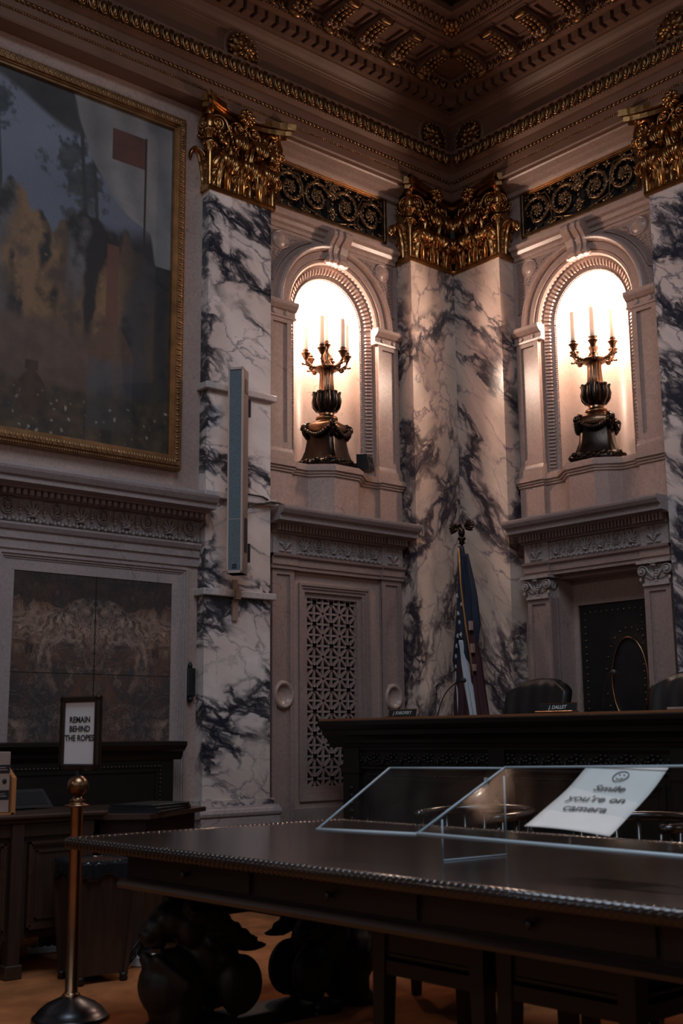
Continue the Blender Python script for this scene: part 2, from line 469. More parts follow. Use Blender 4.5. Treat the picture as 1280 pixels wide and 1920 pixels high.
# wall frames: u = distance from the room corner, d = distance out of the wall, z = height
ML = Matrix(((-1, 0, 0, 0), (0, -1, 0, 0), (0, 0, 1, 0), (0, 0, 0, 1)))
MR = Matrix(((0, -1, 0, 0), (-1, 0, 0, 0), (0, 0, 1, 0), (0, 0, 0, 1)))
def W(Mx, u, d, z): return Mx @ Vector((u, d, z))
def wmb(Mx):
    m = MB(); m.T = Mx; return m
def text_mesh(txt, size, T, name, m, parent, shear=0.0, bold=0.0, extrude=0.0006, xs=1.0):
    cu = bpy.data.curves.new(name, 'FONT')
    cu.body = txt; cu.size = size; cu.align_x = 'CENTER'; cu.align_y = 'CENTER'
    cu.shear = shear; cu.offset = bold; cu.extrude = extrude; cu.resolution_u = 3
    t = bpy.data.objects.new(name + '_curve', cu); C.objects.link(t)
    bpy.context.view_layer.update()
    me = bpy.data.meshes.new_from_object(t.evaluated_get(bpy.context.evaluated_depsgraph_get()))
    bpy.data.objects.remove(t); bpy.data.curves.remove(cu)
    me.transform(Matrix.Scale(xs, 4, (1, 0, 0)))
    me.materials.clear(); me.materials.append(m); me.name = name
    o = bpy.data.objects.new(name, me); C.objects.link(o)
    o.parent = parent
    o.matrix_basis = Matrix.Translation(-wloc(parent)) @ T
    return o
def spiral(cx, cz, r0, r1, a0, turns, n=40, y=0.0, y1=None):
    out = []
    for i in range(n + 1):
        t = i / n; a = a0 + turns * 2 * PI * t; r = r0 + (r1 - r0) * t ** .8
        out.append((cx + r * cos(a), y if y1 is None else y + (y1 - y) * t, cz + r * sin(a)))
    return out

# ornament meshes --------------------------------------------------
def leaf_mb(Wd, H, rc, lobes=4, nt_=34, ns=20, lean=.05):
    def path(t):
        k = .70
        if t < k:
            q = t / k
            return (lean * q * q, H * q), Vector((2 * lean * q / k, H / k)).normalized()
        a = (t - k) / (1 - k) * math.radians(215)
        th0 = math.atan2(2 * lean, H)
        y = lean + rc * (1 - cos(a)) * cos(th0) + rc * sin(a) * sin(th0)
        z = H + rc * sin(a) * cos(th0) - rc * (1 - cos(a)) * sin(th0)
        tn = Vector((sin(a + th0), cos(a + th0)))
        return (y, z), tn
    def pt(t, v, back=0.0):
        s = v * 2 - 1
        (y, z), tn = path(t)
        nrm = Vector((tn[1], -tn[0]))
        lob = abs(sin(lobes * PI * t))
        wd = Wd / 2 * (sin(PI * (.14 + .80 * t)) ** .55) * (.66 + .46 * lob ** .7)
        rel = -.26 * wd * s * s + .13 * Wd * (abs(cos(2.0 * PI * s)) - .6) * (.25 + .75 * abs(s)) * min(1, 4 * t + .2)
        rel += .09 * Wd * math.exp(-(s * 6) ** 2) + .05 * Wd * (lob - .5) * abs(s)
        rel -= back
        zz = -.16 * Wd * s * s * lob
        return (wd * s, y + nrm[0] * rel, z + nrm[1] * rel + zz)
    mb = MB()
    mb.grid(lambda t, v: pt(t, v), nt_, ns, lambda t, v: pt(t, v, .014))
    return mb
LEAF_S = leaf_mb(.215, .225, .056).mesh('acanthus_leaf', M['gold'])
LEAF_L = leaf_mb(.22, .40, .066, 6).mesh('acanthus_leaf', M['gold'])
LEAF_C = leaf_mb(.17, .30, .050, 5).mesh('acanthus_leaf', M['gold'])
def rosette(mb, c, r, n, T=None, dep=.03):
    """flower facing +y at c in wall coords"""
    for i in range(n):
        a = 2 * PI * i / n
        x, z = c[0] + .58 * r * cos(a), c[2] + .58 * r * sin(a)
        R = Matrix.Translation((x, c[1], z)) @ Matrix.Rotation(-a, 4, 'Y')
        mb.ball((0, 0, 0), (r * .42, dep, r * .26), 8, 5, T=R if T is None else T @ R)
    mb.ball(c, (r * .26, dep * 1.5, r * .26), 8, 6, T=T)

# ------------------------------------------------------------------ structure: walls, floor, ceiling
fl = MB(); fl.box(-13.2, .6, -13.2, .6, -.12, 0)
struct(fl.build('floor', M['carpet']))
def wall(Mx, left):
    b = wmb(Mx)
    D = -.55
    b.box(-.55, 1.19, D, 0, 0, 3.56)
    if left:
        b.box(2.05, 3.0, D, 0, 0, 3.56); b.box(1.19, 2.05, D, 0, 2.59, 3.56); b.box(1.19, 2.05, D, 0, 0, .76)
        b.box(1.19, 1.22, D, 0, .76, 2.59); b.box(1.19, 2.05, D, -.20, .76, 2.59)
    else:
        b.box(2.18, 4.6, D, 0, 0, 3.56); b.box(1.19, 2.18, D, 0, 2.66, 3.56); b.box(1.19, 2.18, D, 0, 0, .45)
        b.box(1.19, 1.24, D, -.20, .45, 2.66); b.box(1.965, 2.18, D, -.20, .45, 2.66); b.box(1.24, 1.965, D, -.20, 2.43, 2.66)
        b.box(1.24, 1.965, D, -.26, .45, 2.43)
    hw, sp, r = .52, 5.07, .52
    b.box(-.55, BU - hw, D, 0, 3.56, 5.95); b.box(BU + hw, 3.0 if left else 4.6, D, 0, 3.56, 5.95)
    n = 24
    for i in range(n):
        a, c = PI * i / n, PI * (i + 1) / n
        p = [(BU + r * cos(a), sp + r * sin(a)), (BU + r * cos(c), sp + r * sin(c))]
        b.prism([p[0], p[1], (p[1][0], 5.95), (p[0][0], 5.95)], D, 0, axis=1)
    b.box(-.55, 3.0 if left else 4.6, D, 0, 5.95, 6.02); b.box(-.55, .94, D, 0, 6.02, 6.46); b.box(2.30, 3.0 if left else 4.6, D, 0, 6.02, 6.46)
    b.box(.94, 2.30, D, -.08, 6.02, 6.46); b.box(-.55, 3.0 if left else 4.6, D, 0, 6.46, 7.9)
    if left:
        b.box(3.0, 8.5, D, .10, 0, 7.9)
    else:
        b.box(4.6, 8.5, D, .10, 0, 7.9)
    return b.build('wall_left' if left else 'wall_right', M['stone'])
struct(wall(ML, True)); struct(wall(MR, False))
# wooden dais under the judges' chairs
da = MB(); da.box(-2.55, -.005, -7.0, -.005, .0, .45); da.box(-2.85, -2.55, -7.0, -.3, 0, .22)
struct(da.build('trim_3', M['wood_dark']))
# ceiling: coffered slab beside the skylight well
ce = MB()
ce.box(-9.0, .55, -1.22, .55, 7.78, 7.95); ce.box(-1.22, .55, -9.0, -1.22, 7.78, 7.95)
ce.box(-9.0, -1.22, -3.4, -1.22, 7.86, 7.98); ce.box(-3.4, -1.22, -9.0, -3.4, 7.86, 7.98)
for k in range(5):
    q = 1.35 + k * .40
    ce.box(-8.0, -q, -q - .06, -q, 7.80, 7.87); ce.box(-q - .06, -q, -8.0, -q - .06, 7.80, 7.87)
struct(ce.build('ceiling', M['plaster_dk']))

# entablature and cornice along both walls
def egg_row(b, u0, u1, d, z, r, sp, tilt=.5):
    n = int((u1 - u0) / sp)
    for i in range(n):
        u = u0 + sp * (i + .5)
        b.ball((u, d - .1 * r, z), (r * .46, r * .50, r * .86), 8, 6)
        sh = [(u + sp * .40 * cos(a), d - .15 * r, z + r * .25 + r * 1.25 * sin(a)) for a in [PI + PI * k / 8 for k in range(9)]]
        b.sweep([(u - sp * .38, d - .1 * r, z + r * .95)] + sh + [(u + sp * .38, d - .1 * r, z + r * .95)], r * .15, r * .34, 5)
        b.ball((u + sp / 2, d - .1 * r, z - .1 * r), (r * .13, r * .25, r * .8), 5, 4)
def bead_row(b, u0, u1, d, z, r, sp, long=1.0):
    n = int((u1 - u0) / sp)
    for i in range(n):
        b.ball((u0 + sp * (i + .5), d, z), (sp * .46 * long, r, r), 6, 4)
def cornice(Mx, u1, ros, left):
    b = wmb(Mx)
    prof = [(-.02, 6.56), (.26, 6.56), (.27, 6.575), (.27, 6.655), (.285, 6.665), (.285, 6.745), (.30, 6.755), (.30, 6.845), (.35, 6.875),
            (.40, 6.965), (.405, 6.995), (.30, 7.005), (.30, 7.262), (.312, 7.268), (.312, 7.282), (.325, 7.29), (.325, 7.306), (.345, 7.315), (.37, 7.345), (.405, 7.365),
            (.405, 7.385), (.44, 7.392), (.44, 7.465), (.54, 7.468), (.60, 7.475), (.66, 7.56), (.66, 7.585), (1.06, 7.60), (1.06, 7.62), (1.09, 7.625), (1.09, 7.645),
            (1.14, 7.65), (1.22, 7.73), (1.26, 7.74), (1.26, 7.80), (-.02, 7.80)]
    b.run(prof, 0, u1, m0=True)
    root = struct(b.build('trim_1' if left else 'trim_2', M['plaster']))
    e = wmb(Mx); egg_row(e, .42, u1, .405, 6.915, .058, .096); e.build('egg_and_dart_moulding', M['gold_dim'], root)
    e = wmb(Mx); egg_row(e, .68, u1, .645, 7.515, .044, .105); e.build('egg_and_dart_moulding', M['gold_dim'], root)
    e = wmb(Mx); bead_row(e, .32, u1, .300, 6.735, .014, .045, 1.05); e.build('rope_moulding', M['gold_dim'], root)
    e = wmb(Mx); bead_row(e, .30, u1, .276, 6.655, .009, .024); e.build('bead_moulding', M['gold_dim'], root)
    e = wmb(Mx); bead_row(e, .42, u1, .372, 6.855, .008, .035, .7); e.build('bead_moulding', M['gold_dim'], root)
    e = wmb(Mx); bead_row(e, .62, u1, .612, 7.462, .008, .035, .7); e.build('bead_moulding', M['gold_dim'], root)
    e = wmb(Mx)
    n = int((u1 - .5) / .115)
    for i in range(n):
        u = .53 + .115 * i
        e.box(u, u + .075, .43, .53, 7.388, 7.47)
    e.build('dentil_course', M['plaster'], root)
    e = wmb(Mx)
    n = int((u1 - 1.2) / .07)
    for i in range(n):
        u = 1.24 + .07 * i
        e.ball((u, 1.175, 7.69), (.027, .035, .045), 6, 5); e.ball((u + .035, 1.15, 7.665), (.01, .02, .03), 5, 4)
    bead_row(e, 1.1, u1, 1.095, 7.636, .012, .03)
    e.build('leaf_moulding', M['gold_dim'], root)
    if left:
        e = wmb(Mx); e.ball((1.17, 1.17, 7.68), (.06, .06, .06), 8, 6)
        for i in range(8):
            a = i * PI / 4; e.ball((1.17 + .06 * cos(a), 1.17 + .06 * sin(a), 7.67), (.03, .03, .05), 6, 4)
        e.build('corner_leaf', M['gold'], root)
    # brackets under the corona
    k = 0
    u = 1.06
    while u < u1 - .2:
        mo = wmb(Mx)
        pf = [(.64, 7.60), (.64, 7.50), (.67, 7.465), (.72, 7.465), (.76, 7.50), (.82, 7.535), (.91, 7.525), (.98, 7.53), (1.015, 7.56), (1.0, 7.60)]
        mo.prism(pf, u - .07, u + .07, axis=0)
        mo.box(u - .09, u + .09, .64, 1.03, 7.588, 7.604)
        br = mo.build('ceiling_bracket', M['plaster'], root)
        lf = wmb(Mx)
        for s_ in (-1, 0, 1):
            for q in range(7):
                t = q / 6
                lf.ball((u + s_ * (.055 - .02 * abs(t - .4)), .66 + .27 * t, 7.458 + .068 * min(1, t * 1.5) - .008 * (s_ == 0)), (.024, .032, .020), 6, 4)
        lf.sweep(spiral(.985, 7.555, .036, .006, -PI / 2, 1.5, 16), .010, .075, 6, up=(0, 1, 0), T=Matrix(((0, 1, 0, u), (1, 0, 0, 0), (0, 0, 1, 0), (0, 0, 0, 1))))
        lf.ball((u, .668, 7.452), (.06, .035, .04), 8, 5)
        lf.build('bracket_leaf', M['gold_dim'], br)
        cf = wmb(Mx)
        c0, c1 = u + .115, u + .27
        for (a0, a1, e0, e1) in ((c0 - .012, c1 + .012, .70, .73), (c0 - .012, c1 + .012, .97, 1.0), (c0 - .012, c0 + .018, .73, .97), (c1 - .018, c1 + .012, .73, .97)):
            cf.box(a0, a1, e0, e1, 7.568, 7.60)
        cf.build('soffit_coffer', M['plaster'], root)
        u += .385; k += 1
    for (uc, zc) in ros:
        r = wmb(Mx)
        r.lathe([(.0, 0.0), (.155, 0.0), (.168, .008), (.178, .022), (.196, .024), (.205, .006), (.21, -.01)], 32, T=Matrix.Translation((uc, .302, zc)) @ Matrix.Rotation(-PI / 2, 4, 'X'))
        ro = r.build('ceiling_rosette', M['plaster'], root)
        r = wmb(Mx)
        rosette(r, (uc, .325, zc), .155, 9, dep=.03); rosette(r, (uc, .345, zc), .10, 7, dep=.03); r.ball((uc, .365, zc), .035, 10, 6)
        for i in range(18):
            a = i * PI / 9; r.ball((uc + .143 * cos(a), .325, zc + .143 * sin(a)), (.018, .03, .018), 6, 4)
        r.build('gilded_flower', M['gold_dim'], ro)
    return root
cornice(ML, 6.6, ((.56, 7.135), (2.91, 7.135)), True)
cornice(MR, 5.2, ((.56, 7.135), (2.91, 7.135)), False)

# ------------------------------------------------------------------ piers with gilded capitals
def capital(root, Mx, u0, u1, d0, z0, horns, side):
    """front face u0..u1 at depth d0; horns/side: 0 = low-u end, 1 = high-u end"""
    uc, w_ = (u0 + u1) / 2, u1 - u0
    cap = wmb(Mx)
    lo = u0; hi = u1
    cap.prism([(lo + .015, .0), (lo + .015, d0 - .015), (hi - .015, d0 - .015), (hi - .015, .0)], z0, z0 + .62)
    bell = cap.build('capital', M['gold_dim'], root)  # bell darker than its leaves, deep shade put into the colour
    b = wmb(Mx)
    b.run([(0, z0 - .035), (d0 + .012, z0 - .035), (d0 + .030, z0 - .022), (d0 + .030, z0 - .002), (d0 + .012, z0 + .012), (0, z0 + .012)], lo - (.03 if 0 in horns else 0), hi + (.03 if 1 in horns else 0))
    b.build('collar', M['gold'], bell)
    # abacus: concave front, horns outside the faces
    ab = wmb(Mx)
    for (za, zb, ex) in ((z0 + .655, z0 + .700, .0), (z0 + .705, z0 + .765, .03)):
        pts = []
        N = 14
        a0 = lo - (.115 if 0 in horns else 0) - ex * (0 in horns); a1 = hi + (.115 if 1 in horns else 0) + ex * (1 in horns)
        for i in range(N + 1):
            t = i / N; x = a0 + (a1 - a0) * t
            if 0 in horns and 1 in horns: q = (2 * t - 1) ** 2
            elif 1 in horns: q = t ** 2
            else: q = (1 - t) ** 2
            pts.append((x, d0 + .015 + ex + .13 * q))
        if 1 in horns: pts += [(a1 - .02, d0 + .15 + ex), (hi + .02 + ex, d0 * .4), (hi + .02 + ex, 0)]
        else: pts += [(a1, 0)]
        if 0 in horns: pts += [(lo - .02 - ex, 0), (lo - .02 - ex, d0 * .4)]
        else: pts += [(a0, 0)]
        ab.prism(pts, za, zb)
    ab.build('abacus', M['gold'], bell)
    # leaves
    def put(mesh, u, d, z, ang=0.0, sc=1.0):
        T = Mx @ Matrix.Translation((u, d, z)) @ Matrix.Rotation(ang, 4, 'Z') @ Matrix.Scale(sc, 4)
        instance('acanthus_leaf', mesh, bell, T)
    n = 3
    for i in range(n):
        put(LEAF_S, lo + w_ * (i + .5) / n, d0 - .01, z0 + .01, random.uniform(-.03, .03))
    for i in range(2):
        put(LEAF_L, lo + w_ * (i + 1) / 3, d0 - .025, z0 + .02)
    for h in horns:
        e = hi if h else lo; sg = 1 if h else -1
        put(LEAF_C, e + sg * .005, d0 - .10, z0 + .01, -sg * PI / 2, .95)
    put(LEAF_C, uc - .13, d0 - .0, z0 + .34, 0, .55); put(LEAF_C, uc + .13, d0 - .0, z0 + .34, 0, .55)
    st = wmb(Mx)
    for x in (lo + w_ / 6 + .05, hi - w_ / 6 - .05, uc):
        st.sweep([(x, d0 + .012, z0 + .01), (x, d0 + .016, z0 + .2), (x, d0 + .022, z0 + .42)], .024, .02, 8)
        st.ball((x, d0 + .022, z0 + .43), (.035, .03, .018), 8, 5)
    st.build('fluted_stalk', M['gold'], bell)
    # inner helices with a flower over them
    hx = wmb(Mx)
    for sg in (-1, 1):
        cx, cz, R = uc + sg * .085, z0 + .565, .072
        stem = [(uc + sg * .15, d0 + .01, z0 + .36), (uc + sg * .165, d0 + .02, z0 + .44), (uc + sg * .163, d0 + .03, z0 + .52)]
        sp_ = spiral(0, cz, R, .010, 0, 2.0, 36, d0 + .035, d0 + .075)
        sp_ = [(cx + sg * p[0], p[1], p[2]) for p in sp_]
        hx.sweep(stem + sp_, .011, .034, 8, up=(0, 1, 0))
        hx.ball((cx, d0 + .085, cz), .016, 8, 6)
    hx.build('inner_scroll', M['gold'], bell)
    fo = wmb(Mx)
    rosette(fo, (uc, d0 + .085, z0 + .695), .085, 9, dep=.035); fo.ball((uc, d0 + .115, z0 + .69), .028, 8, 6)
    for q in range(9):
        fo.ball((uc + .012 * sin(q * 2.2), d0 + .06, z0 + .46 + .022 * q), (.022, .028, .016), 6, 4)
    fo.build('flower', M['gold'], bell)
    for h in horns:
        e = hi if h else lo; sg = 1 if h else -1
        for ang in (.30, 1.27):
            vo = MB()
            vo.T = Mx @ Matrix.Translation((e - sg * .035 * (ang < .8), d0 + (.035 if ang < .8 else -.03), z0 + .545)) @ Matrix.Rotation(-sg * ang, 4, 'Z') @ Matrix.Diagonal((sg, 1, 1, 1))
            R = .094
            sp_ = spiral(0, 0, R, .012, PI, -2.15, 48, 0, .035)
            stem = [(-.17, -.02, -.20), (-.155, -.015, -.13), (-.125, -.005, -.06)]
            vo.sweep(stem + sp_, .011, .034, 8, up=(0, 1, 0))
            vo.sweep([(p[0], p[1] + .032, p[2]) for p in stem + sp_], .015, .007, 6, up=(0, 1, 0))
            vo.ball((0, .05, 0), .022, 8, 6)
            for q in range(9):
                a = -.2 - q * .30
                vo.ball((R * 1.13 * cos(a), .02, R * 1.13 * sin(a)), (.019, .040, .019), 6, 4)
            for q in range(5):
                vo.ball((-.16 + .012 * q, .02, -.18 + .045 * q), (.024, .022, .028), 6, 4)
            vo.build('corner_volute', M['gold'], bell)
        # plain corner stalk with flared cups, pendant and block under the horn
        co = MB()
        co.T = Mx @ Matrix.Translation((e - sg * .012, d0 - .012, z0)) @ Matrix.Rotation(-sg * PI / 4, 4, 'Z')
        CT = Matrix.Translation((0, .028, 0))
        co.lathe([(.028, .0), (.026, .10), (.026, .28), (.034, .33), (.060, .37), (.064, .385), (.050, .395)], 16, T=CT, flute=lambda a, z: 1 + (.05 * cos(10 * a) if z > .3 else 0))
        co.lathe([(.030, .40), (.040, .43), (.066, .465), (.070, .48), (.050, .49), (.046, .50), (.056, .52), (.050, .56), (.036, .61), (.030, .63), (.040, .64), (.034, .655)], 16, T=Matrix.Translation((0, .065, 0)), flute=lambda a, z: 1 + .06 * cos(8 * a))
        for q in range(10):
            a = 2 * PI * q / 10
            co.ball((.062 * cos(a), .065 + .062 * sin(a), .462), (.014, .014, .02), 6, 4); co.ball((.056 * cos(a), .028 + .056 * sin(a), .36), (.013, .013, .018), 6, 4)
        co.box(-.045, .045, .05, .150, .652, .69); co.box(-.055, .055, .05, .165, .70, .77); co.box(-.04, .04, .05, .14, .69, .70)
        co.build('corner_console', M['gold'], bell)
def pier(name, label, Mx, u0, u1, d0, mat_, horns, ztop=5.85, zb=.80, ledges=()):
    t = thing(name, label, 'pilaster', W(Mx, (u0 + u1) / 2, d0 / 2, .45))
    b = wmb(Mx); b.prism([(u0, 0.0), (u0, d0), (u1, d0), (u1, 0.0)], zb, ztop - .02); b.build('shaft', mat_, t)
    b = wmb(Mx)
    e0, e1 = (.05 if 0 in horns else 0), (.05 if 1 in horns else 0)
    b.box(u0 - e0 * .5, u1 + e1 * .5, 0, d0 + .025, zb - .035, zb + .012)
    b.build('base_slab', mat_, t)
    b = wmb(Mx)
    b.run([(0, .68), (d0 + .055, .68), (d0 + .075, .695), (d0 + .08, .715), (d0 + .07, .74), (d0 + .045, .75), (d0 + .04, .765), (0, .765)], u0 - e0 * 1.3, u1 + e1 * 1.3)
    b.box(u0 - e0, u1 + e1, 0, d0 + .07, .45 if d0 < .3 else 0, .68)
    b.build('base_moulding', M['stone_grey'], t)
    for z in ledges:
        b = wmb(Mx); b.box(u0 - .035, u1 + .035, 0, d0 + .045, z - .028, z + .028, bev=.006); b.build('ledge', M['pale'], t)
    capital(t, Mx, u0, u1, d0, ztop, horns, None)
    return t
PD = .20
pier('marble_pilaster', 'white veined marble pilaster with gilded capital behind the tall loudspeaker', ML, 2.505, 3.155, PD, M['vein_left'], (0, 1), ledges=(4.10, 3.20, 2.415))
pier('marble_pilaster', 'cream veined corner pilaster, left face of the room corner beside the grille', ML, PD, .80, PD, M['vein_corner'], (1,), zb=.5)
pier('marble_pilaster', 'cream veined corner pilaster behind the flag, right face of the room corner', MR, PD, .80, PD, M['vein_corner_b'], (1,), zb=.5)
pier('marble_pilaster', 'white veined marble pilaster with gilded capital at the right edge past the leather door', MR, 2.505, 3.155, PD, M['vein_right'], (0, 1), zb=.5)

# ------------------------------------------------------------------ niche bays
def ring_sector(b, r0, r1, d0, d1, sp, T=None, n=40, prof=None):
    """half ring with profile list of (r, d), springing at sp"""
    prof = prof or [(r0, d0), (r0, d1), (r1, d1), (r1, d0)]
    k = len(prof); vs = []
    for i in range(n + 1):
        a = PI * i / n
        vs += [(BU + r * cos(a), d, sp + r * sin(a)) for r, d in prof]
    fs = [(i * k + j, (i + 1) * k + j, (i + 1) * k + (j + 1) % k, i * k + (j + 1) % k) for i in range(n) for j in range(k)]
    fs += [tuple(range(k)), tuple(n * k + j for j in range(k))]
    b.add(vs, fs)
def niche_bay(Mx, side):
    t = thing('niche_surround', 'arched pink marble niche surround ' + ('left of the corner pilasters, glowing above the pierced grille' if side == 'l' else 'right of the corner pilasters, glowing above the leather door'), 'niche', W(Mx, BU, .05, 3.2))
    SP, R = 5.07, .40
    # niche shell
    b = wmb(Mx); n = 28; vs = []
    dc = -.085
    prof = []
    zs = [3.60 + (SP - 3.60) * i / 8 for i in range(9)]
    def shell(RR):
        g = []
        for z in zs: g.append([(BU + RR * cos(a), dc - RR * sin(a), z) for a in [PI * i / n for i in range(n + 1)]])
        for k in range(1, 13):
            e = PI / 2 * k / 12
            g.append([(BU + RR * cos(e) * cos(a), dc - RR * cos(e) * sin(a), SP + RR * sin(e)) for a in [PI * i / n for i in range(n + 1)]])
        return g
    for RR in (R, R + .02):
        g = shell(RR); o = len(g[0])
        b.add([p for row in g for p in row], [(i * o + j, i * o + j + 1, (i + 1) * o + j + 1, (i + 1) * o + j) for i in range(len(g) - 1) for j in range(o - 1)], True)
    b.prism([(BU + .42 * cos(a), dc - .42 * sin(a)) for a in [PI * i / 20 for i in range(21)]], 3.56, 3.605)
    b.build('niche_shell', M['niche'], t)
    # slanted reveal with dentils, arch + jambs
    b = wmb(Mx)
    ring_sector(b, 0, 0, 0, 0, SP, prof=[(.40, -.10), (.40, -.075), (.425, -.075), (.505, -.02), (.525, -.02), (.525, -.10)])
    for s in (-1, 1):
        pr = [(BU + s * r, d) for r, d in [(.40, -.10), (.40, -.075), (.425, -.075), (.505, -.02), (.525, -.02), (.525, -.10)]]
        b.prism(pr, 3.60, SP)
    b.build('niche_reveal', M['stone'], t)
    b = wmb(Mx)
    N = 38
    for i in range(N):
        a = PI * (i + .5) / N
        T = Matrix.Translation((BU, 0, SP)) @ Matrix.Rotation(-a, 4, 'Y')
        b.add([(.440, -.070, -.009), (.440, -.070, .009), (.490, -.034, -.010), (.490, -.034, .010), (.448, -.036, -.009), (.448, -.036, .009), (.490, -.006, -.010), (.490, -.006, .010)],
              [(0, 1, 3, 2), (4, 6, 7, 5), (0, 4, 5, 1), (2, 3, 7, 6), (0, 2, 6, 4), (1, 5, 7, 3)], False, T)
    b.build('dentil_band', M['stone'], t)
    for s in (-1, 1):
        b = wmb(Mx)
        for k in range(40):
            z = 3.70 + (SP - 3.72) * k / 40
            b.add([(BU + s * x, d, z + q) for x, d in ((.440, -.070), (.490, -.034), (.448, -.036), (.490, -.006)) for q in (0, .016)],
                  [(0, 1, 3, 2), (4, 6, 7, 5), (0, 4, 5, 1), (2, 3, 7, 6), (0, 2, 6, 4), (1, 5, 7, 3)])
        b.build('dentil_band', M['stone'], t)
    b = wmb(Mx)
    for i in range(70):
        a = PI * (i + .5) / 70
        b.ball((BU + .412 * cos(a), -.068, SP + .412 * sin(a)), .0085, 6, 4)
    for s in (-1, 1):
        for k in range(75):
            b.ball((BU + s * .412, -.068, 3.64 + (SP - 3.64) * k / 75), .0085, 6, 4)
    b.build('bead_trim', M['stone'], t)
    # archivolt
    b = wmb(Mx)
    ring_sector(b, 0, 0, 0, 0, SP + .005, prof=[(.515, -.03), (.515, .012), (.530, .030), (.556, .034), (.560, .026), (.566, .050), (.628, .050), (.632, .044), (.636, .068), (.648, .092), (.664, .100), (.680, .092), (.690, .070), (.690, -.01)])
    b.build('archivolt', M['stone'], t)
    # keystone console
    b = wmb(Mx)
    for k, (x0, x1, ex) in enumerate(((-.100, -.060, .0), (-.056, -.018, .012), (-.014, .014, -.006), (.018, .056, .012), (.060, .100, .0))):
        pf = [(0, 5.60), (.045 + ex, 5.575), (.085 + ex, 5.585), (.105 + ex, 5.615), (.090 + ex, 5.65), (.085 + ex, 5.69), (.105 + ex, 5.75), (.145 + ex, 5.79), (.175 + ex, 5.82), (.178 + ex, 5.86), (.15 + ex, 5.895), (.09, 5.90), (0, 5.90)]
        f = 1.12
        b.prism(pf, BU + x0 * f, BU + x1 * f, axis=0)
    for x in (-.115, .115):
        b.lathe([(.0, -.012), (.034, -.010), (.036, .0), (.030, .012), (.0, .014)], 14, T=Matrix.Translation((BU + x, .07, 5.61)) @ Matrix.Rotation(PI / 2, 4, 'Y'))
    b.build('keystone', M['stone'], t)
    # jamb pilasters
    for s in (-1, 1):
        a0, a1 = (BU + .525, BU + .780) if s > 0 else (BU - .780, BU - .525)
        b = wmb(Mx)
        b.box(a0, a1, -.02, .035, 3.64, 4.96)
        for (x0, x1, z0, z1) in ((a0, a0 + .05, 3.74, 4.95), (a1 - .05, a1, 3.74, 4.95), (a0 + .05, a1 - .05, 4.89, 4.95), (a0 + .05, a1 - .05, 3.74, 3.80)):
            b.box(x0, x1, .03, .055, z0, z1)
        b.run([(0, 3.64), (.075, 3.64), (.075, 3.70), (.06, 3.715), (.055, 3.745), (0, 3.745)], a0 - .012, a1 + .012)
        pl = b.build('jamb_pilaster', M['stone'], t)
        b = wmb(Mx)
        b.run([(0, 4.93), (.065, 4.93), (.068, 4.95), (.055, 4.955), (.055, 5.0), (.075, 5.01), (.10, 5.04), (.105, 5.05), (.105, 5.08), (0, 5.08)], a0 - (.045 if s > 0 else .022), a1 + (.022 if s > 0 else .045))
        for q in (-1, 1):
            b.lathe([(.024, 0), (.026, .008), (.020, .012), (.0, .010)], 14, T=Matrix.Translation(((a0 + a1) / 2 + q * .07, .055, 4.978)) @ Matrix.Rotation(-PI / 2, 4, 'X'))
        b.build('pilaster_cap', M['stone'], pl)
    # spandrel panels
    for s in (-1, 1):
        b = wmb(Mx)
        cx, cz = BU + s * .620, 5.685
        pts = [(BU + s * .775, 5.775)]
        arc = []
        for i in range(13):
            a = math.radians(27 + (63 - 27) * i / 12 + (-6 + i))
            arc.append((BU + s * .715 * cos(a), SP + .715 * sin(a)))
        poly = [(BU + s * .775, 5.77), (BU + s * .30, 5.77)] + [(BU + s * .735 * cos(a), SP + .735 * sin(a)) for a in [math.radians(70 - 52 * i / 14) for i in range(15)]] + [(BU + s * .775, 5.25)]
        b.prism(poly, -.01, .006, axis=1)
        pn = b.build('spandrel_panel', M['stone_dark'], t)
        b = wmb(Mx)
        b.sweep([(p[0], .008, p[1]) for p in poly], .006, .007, 6, closed=True)
        b.lathe([(.0, .020), (.066, .020), (.070, .012), (.074, .012), (.078, .024), (.086, .022), (.090, .0)], 28, T=Matrix.Translation((cx, .0, cz)) @ Matrix.Rotation(-PI / 2, 4, 'X'))
        b.build('roundel', M['stone'], pn)
        b = wmb(Mx)
        for (x0, z0, x1, z1, k) in ((-.10, 5.72, -.27, 5.75, 9), (-.10, 5.68, -.19, 5.73, 5), (-.07, 5.63, -.10, 5.65, 3), (.10, 5.58, .125, 5.32, 10), (.05, 5.58, .095, 5.42, 7), (.0, 5.58, .03, 5.52, 3)):
            for i in range(k):
                q = i / (k - 1)
                R = Matrix.Translation((cx + s * (x0 + (x1 - x0) * q), .008, z0 + (z1 - z0) * q)) @ Matrix.Rotation(random.uniform(-.8, .8), 4, 'Y')
                b.ball((0, 0, 0), (.016 * (1.2 - q * .7), .010, .008), 6, 4, T=R)
        b.build('spandrel_leaves', M['stone'], pn)
    b = wmb(Mx)
    b.run([(-.01, 5.80), (.015, 5.80), (.02, 5.83), (.045, 5.845), (.06, 5.875), (.09, 5.89), (.095, 5.925), (-.01, 5.935)], .835, 2.435)
    b.build('cap_moulding', M['stone'], t)
    b = wmb(Mx)
    b.run([(-.01, 6.46), (.04, 6.465), (.05, 6.485), (.055, 6.50), (.10, 6.515), (.13, 6.53), (.20, 6.545), (.21, 6.56), (-.01, 6.56)], .80, 2.505)
    b.build('cyma_moulding', M['stone'], t)
